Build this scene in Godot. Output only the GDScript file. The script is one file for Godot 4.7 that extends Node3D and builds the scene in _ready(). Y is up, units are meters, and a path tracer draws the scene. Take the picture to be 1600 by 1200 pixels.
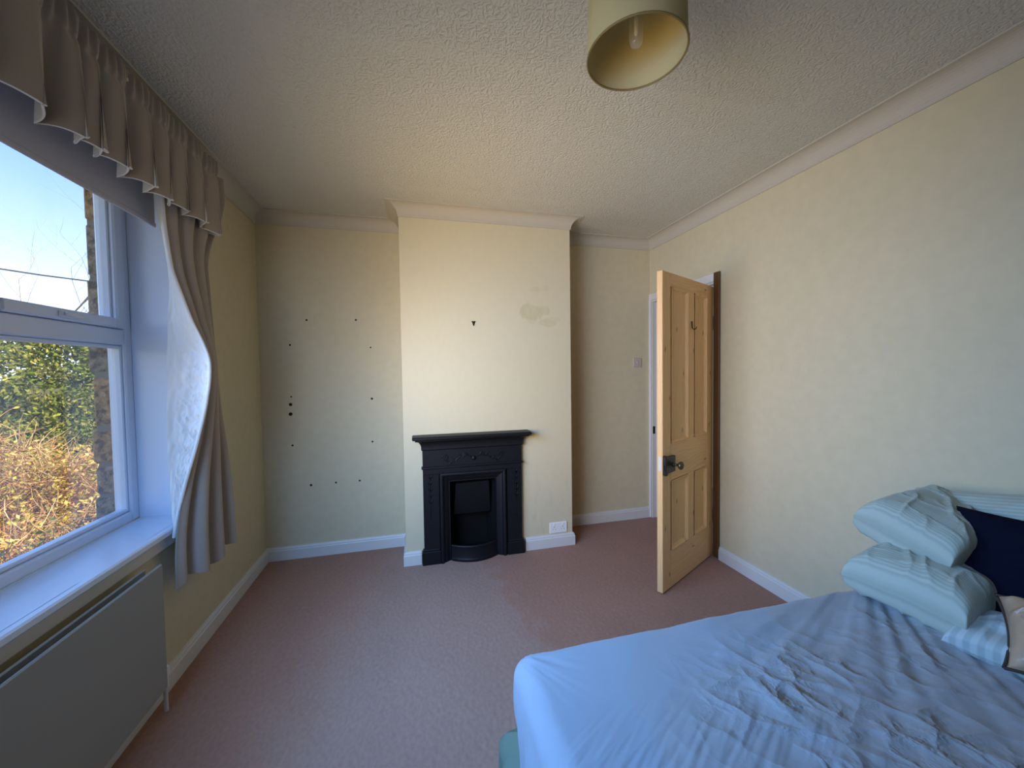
extends Node3D

# ---- room numbers (metres): x runs from the window wall to the bed wall, z from the fireplace wall to the camera
const W := 3.233
const D := 4.55
const H := 2.572
const HC := 2.49
const BD := 0.346
const BL := 1.013
const BR := 2.298
const SILL := 0.715
const WZ0 := 0.985
const WZ1 := 3.635
const WTOP := 2.35

var used := {}
var uvf = null
var M := {}

# ---------------------------------------------------------------- helpers
func col(r: int, g: int, b: int) -> Color:
	return Color(r / 255.0, g / 255.0, b / 255.0)

func mat(c: Color, rough := 0.8, spec := 0.5) -> StandardMaterial3D:
	var m := StandardMaterial3D.new()
	m.albedo_color = c
	m.roughness = rough
	m.metallic_specular = spec
	return m

func noise(freq: float, octaves := 3, s := 1, kind := FastNoiseLite.FRACTAL_FBM) -> FastNoiseLite:
	var n := FastNoiseLite.new()
	n.noise_type = FastNoiseLite.TYPE_SIMPLEX_SMOOTH
	n.seed = s
	n.frequency = freq
	n.fractal_type = kind
	n.fractal_octaves = octaves
	return n

func noise_tex(n: FastNoiseLite, size := 512, ramp: Gradient = null) -> NoiseTexture2D:
	var t := NoiseTexture2D.new()
	t.width = size
	t.height = size
	t.seamless = true
	t.generate_mipmaps = false
	t.noise = n
	if ramp:
		t.color_ramp = ramp
	return t

func ramp(cs: Array, at: Array) -> Gradient:
	var g := Gradient.new()
	g.colors = PackedColorArray(cs)
	g.offsets = PackedFloat32Array(at)
	return g

func bump(m: StandardMaterial3D, t: Texture2D, cm: float, scale: Vector3, world := true) -> void:
	m.heightmap_enabled = true
	m.heightmap_texture = t
	m.heightmap_scale = cm
	m.uv1_triplanar = true
	m.uv1_world_triplanar = world
	m.uv1_scale = scale

func begin(smooth := -1) -> SurfaceTool:
	var st := SurfaceTool.new()
	st.begin(Mesh.PRIMITIVE_TRIANGLES)
	st.set_smooth_group(smooth)
	return st

func vert(st: SurfaceTool, p: Vector3) -> void:
	st.set_uv(uvf.call(p) if uvf else Vector2(p.x + p.z, -p.y))
	st.add_vertex(p)

func tri(st: SurfaceTool, a: Vector3, b: Vector3, c: Vector3, out: Vector3) -> void:
	if (b - a).cross(c - a).dot(out) > 0.0:
		vert(st, a); vert(st, c); vert(st, b)
	else:
		vert(st, a); vert(st, b); vert(st, c)

func quad(st: SurfaceTool, a: Vector3, b: Vector3, c: Vector3, d: Vector3, out: Vector3) -> void:
	tri(st, a, b, c, out)
	tri(st, a, c, d, out)

func axes(a: int, x: float, u: float, v: float) -> Vector3:
	var p := Vector3.ZERO
	p[a] = x
	p[(a + 1) % 3] = u
	p[(a + 2) % 3] = v
	return p

# a box from lo to hi with its edges chamfered by b
func bx(st: SurfaceTool, lo: Vector3, hi: Vector3, b := 0.0) -> void:
	var c := (lo + hi) * 0.5
	var h := (hi - lo).abs() * 0.5
	b = minf(b, minf(h.x, minf(h.y, h.z)) * 0.9)
	for a in 3:
		var hu: float = h[(a + 1) % 3]
		var hv: float = h[(a + 2) % 3]
		var ha: float = h[a]
		for s in [-1.0, 1.0]:
			quad(st, c + axes(a, s * ha, -hu + b, -hv + b), c + axes(a, s * ha, hu - b, -hv + b), c + axes(a, s * ha, hu - b, hv - b), c + axes(a, s * ha, -hu + b, hv - b), axes(a, s, 0, 0))
		if b > 0.0:
			for su in [-1.0, 1.0]:
				for sv in [-1.0, 1.0]:
					quad(st, c + axes(a, -ha + b, su * hu, sv * (hv - b)), c + axes(a, ha - b, su * hu, sv * (hv - b)), c + axes(a, ha - b, su * (hu - b), sv * hv), c + axes(a, -ha + b, su * (hu - b), sv * hv), axes(a, 0, su, sv))
	if b > 0.0:
		for sx in [-1.0, 1.0]:
			for sy in [-1.0, 1.0]:
				for sz in [-1.0, 1.0]:
					tri(st, c + Vector3(sx * h.x, sy * (h.y - b), sz * (h.z - b)), c + Vector3(sx * (h.x - b), sy * h.y, sz * (h.z - b)), c + Vector3(sx * (h.x - b), sy * (h.y - b), sz * h.z), Vector3(sx, sy, sz))

func done(st: SurfaceTool) -> ArrayMesh:
	st.generate_normals()
	return st.commit()

func box(lo: Vector3, hi: Vector3, b := 0.0) -> ArrayMesh:
	var st := begin()
	bx(st, lo, hi, b)
	return done(st)

# a smooth surface over u, v in 0..1; the side that is the front has (du x dv) pointing at it
func grid(nu: int, nv: int, f: Callable, flip := false, vcol = null) -> ArrayMesh:
	var p := PackedVector3Array()
	var uv := PackedVector2Array()
	var n := PackedVector3Array()
	var ix := PackedInt32Array()
	for j in nv + 1:
		for i in nu + 1:
			var u := float(i) / nu
			var v := float(j) / nv
			p.append(f.call(u, v))
			uv.append(Vector2(u, v))
	n.resize(p.size())
	for j in nv:
		for i in nu:
			var a := j * (nu + 1) + i
			var b := a + 1
			var c := a + nu + 2
			var d := a + nu + 1
			var q := [a, c, b, a, d, c] if not flip else [a, b, c, a, c, d]
			for k in q:
				ix.append(k)
			var m := (p[c] - p[a]).cross(p[d] - p[b])
			if flip:
				m = -m
			for k in [a, b, c, d]:
				n[k] += m
	# weld normals where the ends of u meet
	for j in nv + 1:
		var a := j * (nu + 1)
		var b := a + nu
		if p[a].distance_to(p[b]) < 1e-5:
			var s := n[a] + n[b]
			n[a] = s
			n[b] = s
	for k in n.size():
		n[k] = n[k].normalized() if n[k].length() > 1e-14 else Vector3.UP
	var arr := []
	arr.resize(Mesh.ARRAY_MAX)
	arr[Mesh.ARRAY_VERTEX] = p
	arr[Mesh.ARRAY_NORMAL] = n
	arr[Mesh.ARRAY_TEX_UV] = uv
	arr[Mesh.ARRAY_INDEX] = ix
	var am := ArrayMesh.new()
	am.add_surface_from_arrays(Mesh.PRIMITIVE_TRIANGLES, arr)
	return am

func merge(list: Array) -> ArrayMesh:
	var st := SurfaceTool.new()
	st.begin(Mesh.PRIMITIVE_TRIANGLES)
	for m in list:
		st.append_from(m, 0, Transform3D())
	return st.commit()

# profile of (radius, height) turned round the y axis
func lathe(prof: Array, at := Vector3.ZERO, n := 32) -> ArrayMesh:
	var k := prof.size() - 1
	return grid(n, k, func(u, v):
		var q: Vector2 = prof[int(round(v * k))]
		var a: float = u * TAU
		return at + Vector3(cos(a) * q.x, q.y, -sin(a) * q.x))

func tube(pts: Array, r0: float, r1: float, n := 8) -> ArrayMesh:
	var k := pts.size() - 1
	return grid(n, k, func(u, v):
		var i := int(round(v * k))
		var a: Vector3 = pts[maxi(i - 1, 0)]
		var b: Vector3 = pts[mini(i + 1, k)]
		var t := (b - a).normalized()
		var s := t.cross(Vector3.UP if absf(t.y) < 0.9 else Vector3.RIGHT).normalized()
		var w := s.cross(t)
		var r: float = lerp(r0, r1, float(i) / k)
		return pts[i] + (s * cos(u * TAU) + w * sin(u * TAU)) * r, true)

# polyline in plan (x, z), room on the side of n = (-dz, dx); profile of (out from wall, height); one mitred mesh per segment
func sweep(path: Array, k: int, prof: Array, smooth := -1, caps := true) -> ArrayMesh:
	var st := begin(smooth)
	var ends := []
	for e in [k, k + 1]:
		var nn := []
		if e > 0:
			var d0: Vector2 = (path[e] - path[e - 1]).normalized()
			nn.append(Vector2(-d0.y, d0.x))
		if e < path.size() - 1:
			var d1: Vector2 = (path[e + 1] - path[e]).normalized()
			nn.append(Vector2(-d1.y, d1.x))
		var m: Vector2 = nn[0]
		if nn.size() == 2:
			m = (nn[0] + nn[1]) / (1.0 + nn[0].dot(nn[1]))
		var row := []
		for q in prof:
			var w: Vector2 = path[e] + m * q.x
			row.append(Vector3(w.x, q.y, w.y))
		ends.append(row)
	var d: Vector2 = (path[k + 1] - path[k]).normalized()
	var n2 := Vector2(-d.y, d.x)
	var mid := Vector3.ZERO
	for p in ends[0]:
		mid += p
	mid /= ends[0].size()
	for i in prof.size() - 1:
		var t: Vector2 = prof[i + 1] - prof[i]
		var o2 := Vector2(t.y, -t.x)
		var out := Vector3(n2.x * o2.x, o2.y, n2.y * o2.x)
		quad(st, ends[0][i], ends[1][i], ends[1][i + 1], ends[0][i + 1], out)
	if caps:
		for e in 2:
			for i in range(1, prof.size() - 1):
				tri(st, ends[e][0], ends[e][i], ends[e][i + 1], Vector3(d.x, 0, d.y) * (-1.0 if e == 0 else 1.0))
	return done(st)

func numbered(n: String) -> String:
	if not used.has(n):
		used[n] = 0
		return n
	used[n] += 1
	return "%s_%03d" % [n, used[n]]

func tag(o: Node, label := "", category := "", group := "", kind := "") -> void:
	if label: o.set_meta("label", label)
	if category: o.set_meta("category", category)
	if group: o.set_meta("group", group)
	if kind: o.set_meta("kind", kind)

func obj(called: String, mesh: Mesh, m: Material, parent: Node = self) -> MeshInstance3D:
	var o := MeshInstance3D.new()
	o.name = numbered(called) if parent == self else called
	o.mesh = mesh
	o.material_override = m
	parent.add_child(o, true)
	return o

func struct(called: String, mesh: Mesh, m: Material, label: String, category: String) -> MeshInstance3D:
	var o := obj(called, mesh, m)
	tag(o, label, category, "", "structure")
	return o

func thing(called: String, label: String, category: String, at := Vector3.ZERO, group := "") -> Node3D:
	var o := Node3D.new()
	o.name = numbered(called)
	add_child(o)
	o.position = at
	tag(o, label, category, group)
	return o

# ---------------------------------------------------------------- scene
func _ready() -> void:
	camera_and_light()
	materials()
	room()
	window()
	door()
	fireplace()
	fittings()
	drapes()
	bed()
	pillows()
	outside()

func camera_and_light() -> void:
	var yaw := 0.2445
	var pitch := -0.0339
	var roll := -0.0141
	var fwd := Vector3(sin(yaw) * cos(pitch), sin(pitch), -cos(yaw) * cos(pitch))
	var r0 := Vector3(cos(yaw), 0, sin(yaw))
	var u0 := r0.cross(fwd)
	var r := r0 * cos(roll) + u0 * sin(roll)
	var u := u0 * cos(roll) - r0 * sin(roll)
	var cam := Camera3D.new()
	cam.name = "camera"
	cam.transform = Transform3D(Basis(r, u, -fwd), Vector3(1.0987, 1.395, 3.2269))
	cam.fov = rad_to_deg(2.0 * atan(600.0 / 609.68))
	cam.near = 0.02
	cam.far = 200.0
	add_child(cam)
	cam.current = true

	var sky := ProceduralSkyMaterial.new()
	sky.sky_top_color = Color(0.295, 0.50, 0.78)
	sky.sky_horizon_color = Color(0.93, 0.97, 0.98)
	sky.sky_curve = 0.13
	sky.ground_horizon_color = Color(0.75, 0.72, 0.6)
	sky.ground_bottom_color = Color(0.4, 0.38, 0.28)
	sky.sky_energy_multiplier = 1.6
	var env := Environment.new()
	env.background_mode = Environment.BG_SKY
	env.sky = Sky.new()
	env.sky.sky_material = sky
	env.ambient_light_source = Environment.AMBIENT_SOURCE_SKY
	env.tonemap_mode = Environment.TONE_MAPPER_LINEAR
	env.tonemap_exposure = 1.0
	env.sdfgi_enabled = true
	env.ssao_enabled = true
	env.ssil_enabled = true
	var we := WorldEnvironment.new()
	we.name = "environment"
	we.environment = env
	add_child(we)

	var sun := DirectionalLight3D.new()
	sun.name = "sun"
	sun.light_color = Color(1.0, 0.93, 0.78)
	sun.light_energy = 2.6
	sun.light_angular_distance = 0.5
	sun.sky_mode = DirectionalLight3D.SKY_MODE_LIGHT_ONLY
	sun.shadow_enabled = true
	add_child(sun)
	sun.look_at_from_position(Vector3(8, 13.0, 3.5), Vector3.ZERO)

	# spots added inside the room to boost the window light: cool down, warm up
	for q in [[1.38, 0.2, 0.75], [1.98, 0.5, 0.85], [2.6, 1.0, 1.0], [3.2, 1.15, 0.75]]:
		added_spot("added_sky_spot", Vector3(0.26, 1.62, q[0]), Vector3(1.0, -0.54, -q[1]), Color(0.52, 0.73, 1.0), 2.6 * q[2], 64.0)
		added_spot("added_garden_spot", Vector3(0.26, 1.15, q[0]), Vector3(1.0, 0.33, -q[1] - 0.2), Color(1.0, 0.835, 0.47), 1.45 * q[2], 50.0)

func added_spot(called: String, at: Vector3, towards: Vector3, c: Color, energy: float, half_angle: float) -> void:
	var a := SpotLight3D.new()
	a.name = called
	a.light_color = c
	a.light_energy = energy
	a.light_size = 0.34
	a.spot_range = 12.0
	a.spot_attenuation = 2.0
	a.spot_angle = half_angle
	a.spot_angle_attenuation = 1.0
	a.shadow_enabled = true
	add_child(a, true)
	a.look_at_from_position(at, at + towards)

func materials() -> void:
	# painted plaster: cream, faintly uneven
	M.wall = mat(col(206, 195, 163), 0.75, 0.35)
	var wn := noise_tex(noise(0.02, 4, 3), 512, ramp([Color(0.98, 0.98, 0.98), Color(1, 1, 1)], [0.2, 0.8]))
	M.wall.albedo_texture = wn
	bump(M.wall, noise_tex(noise(0.05, 4, 4), 512), 0.015, Vector3(1.1, 1.1, 1.1))
	M.white = mat(col(212, 209, 203), 0.5, 0.5)
	M.upvc = mat(col(226, 233, 245), 0.28, 0.5)
	# ceiling paper with a raised squiggle pattern
	M.ceiling = mat(col(204, 203, 197), 0.85, 0.3)
	var cn := noise(0.042, 2, 11, FastNoiseLite.FRACTAL_RIDGED)
	cn.domain_warp_enabled = true
	cn.domain_warp_amplitude = 22.0
	cn.domain_warp_frequency = 0.03
	bump(M.ceiling, noise_tex(cn, 1024), 0.45, Vector3(0.9, 0.9, 0.9))
	M.cornice = mat(col(192, 185, 171), 0.7, 0.35)
	# carpet: short pink-brown pile
	M.carpet = mat(Color.WHITE, 0.98, 0.15)
	M.carpet.albedo_texture = carpet_tex()
	M.carpet.uv1_scale = Vector3(1, 1, 1)
	M.carpet.rim_enabled = true
	M.carpet.rim = 0.25
	M.carpet.normal_enabled = true
	var pile := noise_tex(noise(0.22, 3, 21), 512)
	pile.as_normal_map = true
	pile.bump_strength = 3.0
	M.carpet.normal_texture = pile
	M.carpet.normal_scale = 0.15
	# iron, brass, black paint
	M.iron = mat(col(15, 17, 23), 0.5, 0.4)
	M.soot = mat(col(14, 14, 16), 0.75, 0.3)
	M.steel_dull = mat(col(120, 118, 116), 0.4, 0.6)
	M.steel_dull.metallic = 0.8
	M.black = mat(col(24, 24, 27), 0.35, 0.5)
	M.brass = mat(col(90, 82, 62), 0.35, 0.5)
	M.brass.metallic = 0.7
	M.plastic = mat(col(235, 234, 230), 0.35, 0.5)
	M.dark = mat(col(52, 44, 34), 0.9, 0.2)
	# cloth
	var weave := noise_tex(noise(0.3, 2, 31), 256)
	M.taupe = mat(col(172, 160, 148), 0.9, 0.2)
	bump(M.taupe, weave, 0.05, Vector3(9, 9, 9))
	M.taupe.backlight_enabled = true
	M.taupe.backlight = Color(0.18, 0.17, 0.15)
	M.lining = mat(col(236, 234, 230), 0.8, 0.25)
	bump(M.lining, weave, 0.05, Vector3(8, 8, 8))
	M.blind = mat(col(205, 202, 210), 0.85, 0.2)
	M.blind.backlight_enabled = true
	M.blind.backlight = Color(0.3, 0.3, 0.32)
	M.radiator = mat(col(150, 149, 141), 0.45, 0.4)
	M.shade = mat(col(206, 190, 140), 0.8, 0.2)
	bump(M.shade, weave, 0.04, Vector3(10, 10, 10))
	M.shade.backlight_enabled = true
	M.shade.backlight = Color(0.35, 0.32, 0.22)
	M.glass = mat(Color(1, 1, 1, 0.04), 0.02, 0.5)
	M.glass.transparency = BaseMaterial3D.TRANSPARENCY_ALPHA
	M.bulb = mat(Color(0.97, 0.97, 0.95, 0.12), 0.03, 0.5)
	M.bulb.transparency = BaseMaterial3D.TRANSPARENCY_ALPHA
	# pine: grain along the height, and the same across for the rails
	M.pine = mat(Color.WHITE, 0.5, 0.4)
	M.pine.albedo_texture = pine_tex(false)
	M.pine.uv1_triplanar = true
	M.pine.uv1_scale = Vector3(2.5, 0.9, 2.5)
	M.pine_across = mat(Color.WHITE, 0.5, 0.4)
	M.pine_across.albedo_texture = pine_tex(true)
	M.pine_across.uv1_triplanar = true
	M.pine_across.uv1_scale = Vector3(0.9, 2.5, 2.5)
	M.pine_dark = mat(col(104, 90, 80), 0.55, 0.4)
	M.pine_dark.albedo_texture = M.pine.albedo_texture
	M.pine_dark.uv1_triplanar = true
	M.pine_dark.uv1_scale = Vector3(2.5, 0.9, 2.5)
	# stone
	M.stones = []
	for c in [col(158, 130, 92), col(140, 118, 86), col(174, 132, 72), col(148, 126, 94)]:
		var s := mat(Color.WHITE, 0.95, 0.2)
		s.albedo_texture = noise_tex(noise(0.03, 5, 41 + M.stones.size()), 256, ramp([c.darkened(0.35), c, c.lightened(0.18)], [0.25, 0.5, 0.8]))
		bump(s, noise_tex(noise(0.05, 5, 51), 256), 1.5, Vector3(2.5, 2.5, 2.5))
		M.stones.append(s)
	M.mortar = mat(col(132, 120, 100), 0.95, 0.2)

func carpet_tex() -> ImageTexture:
	# whole floor in one picture: pink-brown, greyer in the middle, blotchy at the small scale
	var n := 640
	var im := Image.create(n, n, false, Image.FORMAT_RGB8)
	var a := noise(0.012, 3, 5)
	var b := noise(0.25, 2, 6)
	var e := noise(0.03, 3, 7)
	for y in n:
		for x in n:
			var px := float(x) / n * W
			var pz := float(y) / n * D
			var c := Vector3(0.34, 0.178, 0.120)
			# greyer band in the middle of the floor
			var edge: float = (px - 0.75) * 1.2 + (pz - 0.6) * 0.25 + 0.12 * e.get_noise_2d(x, y)
			var edge2: float = 1.62 - px + (pz - 0.7) * 0.12 + 0.15 * e.get_noise_2d(x + 900, y)
			var greyed := smoothstep(-0.25, 0.35, edge) * smoothstep(-0.06, 0.06, edge2)
			c = c.lerp(Vector3(0.345, 0.222, 0.170), greyed * 0.8)
			c *= 1.0 + 0.05 * a.get_noise_2d(x, y) + 0.13 * b.get_noise_2d(x, y)
			im.set_pixel(x, y, Color(c.x, c.y, c.z).linear_to_srgb())
	return ImageTexture.create_from_image(im)

func pine_tex(across: bool) -> ImageTexture:
	var w := 256
	var h := 512
	var im := Image.create(h if across else w, w if across else h, false, Image.FORMAT_RGB8)
	var warp := noise(0.006, 3, 61)
	var fine := noise(0.05, 2, 62)
	var knots := [Vector2(40, 60), Vector2(150, 150), Vector2(90, 270), Vector2(205, 330), Vector2(30, 400), Vector2(170, 470)]
	for y in h:
		for x in w:
			var q := float(x) + 26.0 * warp.get_noise_2d(x * 1.5, y * 0.35)
			var dark := 0.0
			for k in knots:
				var dx: float = (x - k.x)
				var dy: float = (y - k.y) * 0.55
				var r2: float = dx * dx + dy * dy
				q += 9.0 * exp(-r2 / 260.0) * signf(dx + 0.01)
				dark = maxf(dark, exp(-r2 / 14.0))
			var g := pow(0.5 + 0.5 * sin(q * 0.55), 2.0) * (0.6 + 0.5 * fine.get_noise_2d(x, y * 0.05))
			var c := Vector3(0.82, 0.52, 0.25).lerp(Vector3(0.60, 0.34, 0.135), clampf(g, 0, 1) * 0.55)
			c = c.lerp(Vector3(0.11, 0.055, 0.022), clampf(dark, 0, 1) * 0.9)
			c *= 1.0 + 0.06 * fine.get_noise_2d(x * 3, y * 0.15)
			var cc := Color(c.x, c.y, c.z).linear_to_srgb()
			if across:
				im.set_pixel(y, x, cc)
			else:
				im.set_pixel(x, y, cc)
	return ImageTexture.create_from_image(im)

func breast_tex() -> ImageTexture:
	# cream paint with yellowed damp patches above the hook and grey scuffs by the fireplace
	var n := 512
	var im := Image.create(n, n, false, Image.FORMAT_RGB8)
	var f := noise(0.02, 4, 71)
	var g := noise(0.05, 3, 72)
	var blobs := [[1.98, 1.845, 0.095, 0.062, 0.8], [2.085, 1.862, 0.045, 0.035, 0.6], [2.11, 1.765, 0.075, 0.028, 0.6], [2.0, 2.02, 0.055, 0.025, 0.35], [2.09, 2.03, 0.03, 0.018, 0.3], [2.17, 1.79, 0.05, 0.02, 0.35], [1.975, 1.775, 0.03, 0.02, 0.3]]
	for y in n:
		for x in n:
			var px := BL + float(x) / n * (BR - BL)
			var py := H * (1.0 - float(y) / n)
			var base := col(208, 197, 165).srgb_to_linear()
			var c := Vector3(base.r, base.g, base.b)
			var wob := 0.35 * f.get_noise_2d(x, y) + 0.22 * g.get_noise_2d(x * 1.6, y * 1.6)
			var damp := 0.0
			for b in blobs:
				var r := sqrt(pow((px - b[0]) / b[2], 2) + pow((py - b[1]) / b[3], 2)) + wob
				damp = maxf(damp, b[4] * (1.0 - smoothstep(0.80, 1.10, r)))
			c = c.lerp(c * Vector3(0.84, 0.83, 0.72), damp * (0.85 + 0.5 * g.get_noise_2d(x, y)))
			# scuffs right of the fireplace, low on the wall
			var sc := smoothstep(0.15, 0.5, g.get_noise_2d(x * 0.7, y * 0.5)) * smoothstep(0.75, 0.25, py) * smoothstep(1.86, 1.95, px)
			c *= 1.0 - 0.06 * sc
			c *= 1.0 + 0.02 * f.get_noise_2d(x * 2, y * 2)
			im.set_pixel(x, y, Color(c.x, c.y, c.z).linear_to_srgb())
	return ImageTexture.create_from_image(im)

func room() -> void:
	uvf = func(p): return Vector2(p.x / W, p.z / D)
	var o := struct("floor", box(Vector3(-0.27, -0.2, -0.2), Vector3(W + 0.14, 0, D + 0.2)), M.carpet, "pinkish brown fitted carpet over the whole bedroom floor", "carpet")
	uvf = null
	struct("ceiling", box(Vector3(-0.27, H, -0.2), Vector3(W + 0.14, H + 0.2, D + 0.2)), M.ceiling, "off-white ceiling papered with a raised squiggle texture", "ceiling")
	# window wall with its opening
	var st := begin()
	bx(st, Vector3(-0.27, 0, -0.2), Vector3(0, H, WZ0))
	bx(st, Vector3(-0.27, 0, WZ1), Vector3(0, H, D + 0.2))
	bx(st, Vector3(-0.27, 0, WZ0), Vector3(0, SILL - 0.03, WZ1))
	bx(st, Vector3(-0.27, WTOP, WZ0), Vector3(0, H, WZ1))
	struct("wall_left", done(st), M.wall, "cream window wall on the left, with the window opening", "wall")
	struct("wall_back", box(Vector3(0, 0, -0.2), Vector3(W, H, 0)), M.wall, "cream alcove wall behind the chimney breast", "wall")
	struct("wall_front", box(Vector3(0, 0, D), Vector3(W, H, D + 0.2)), M.wall, "cream wall behind the viewer", "wall")
	st = begin()
	bx(st, Vector3(W, 0, 0.815), Vector3(W + 0.14, H, D + 0.2))
	bx(st, Vector3(W, 0, -0.2), Vector3(W + 0.14, H, 0.022))
	bx(st, Vector3(W, 2.03, 0.022), Vector3(W + 0.14, H, 0.815))
	struct("wall_right", done(st), M.wall, "long cream wall on the right, behind the bed, with the doorway", "wall")
	# chimney breast with the fire opening
	M.breast = mat(Color.WHITE, 0.75, 0.35)
	M.breast.albedo_texture = breast_tex()
	uvf = func(p): return Vector2((p.x - BL) / (BR - BL), 1.0 - p.y / H)
	st = begin()
	bx(st, Vector3(BL, 0, 0), Vector3(1.30, H, BD))
	bx(st, Vector3(1.70, 0, 0), Vector3(BR, H, BD))
	bx(st, Vector3(1.30, 0.66, 0), Vector3(1.70, H, BD))
	bx(st, Vector3(1.30, 0, 0), Vector3(1.70, 0.66, 0.09))
	struct("wall_chimney_breast", done(st), M.breast, "projecting cream chimney breast with yellowed damp patches", "chimney breast")
	uvf = null
	# coved cornice round the room
	var path := [Vector2(0, D), Vector2(0, 0), Vector2(BL, 0), Vector2(BL, BD), Vector2(BR, BD), Vector2(BR, 0), Vector2(W, 0), Vector2(W, D)]
	var cove := [Vector2(0, HC - 0.004), Vector2(0.006, HC - 0.004), Vector2(0.006, HC + 0.002)]
	for i in 9:
		var a := i / 8.0 * PI / 2
		cove.append(Vector2(0.078 - 0.070 * cos(a), HC + 0.004 + 0.070 * sin(a)))
	cove.append(Vector2(0.086, H - 0.008)); cove.append(Vector2(0.086, H)); cove.append(Vector2(0, H))
	var words := ["above the window wall", "above the left alcove", "on the left cheek of the chimney breast", "across the front of the chimney breast", "on the right cheek of the chimney breast", "above the right alcove", "along the right wall above door and bed"]
	for i in 7:
		struct("trim_%d" % (i + 1), sweep(path, i, cove, -1, false), M.cornice, "white coved plaster cornice " + words[i], "cornice")
	# skirting boards
	var sk := [Vector2(0, 0), Vector2(0.018, 0), Vector2(0.018, 0.072), Vector2(0.014, 0.078), Vector2(0.014, 0.086), Vector2(0.009, 0.096), Vector2(0, 0.098)]
	var sides := [[path, 0, "left", "along the window wall"], [path, 1, "left_alcove", "in the left alcove"], [path, 2, "breast_left_cheek", "on the left cheek of the chimney breast"], [[Vector2(BL, 0), Vector2(BL, BD), Vector2(1.122, BD)], 1, "breast_left", "left of the fireplace"], [[Vector2(1.905, BD), Vector2(BR, BD), Vector2(BR, 0)], 0, "breast_right", "right of the fireplace under the socket"], [path, 4, "breast_right_cheek", "on the right cheek of the chimney breast"], [[Vector2(BR, BD), Vector2(BR, 0), Vector2(W - 0.016, 0)], 1, "right_alcove", "in the right alcove"], [[Vector2(W, 0.875), Vector2(W, D)], 0, "right", "along the right wall behind the door"]]
	for s in sides:
		struct("baseboard_" + s[2], sweep(s[0], s[1], sk), M.white, "white moulded skirting board " + s[3], "skirting")

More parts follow.
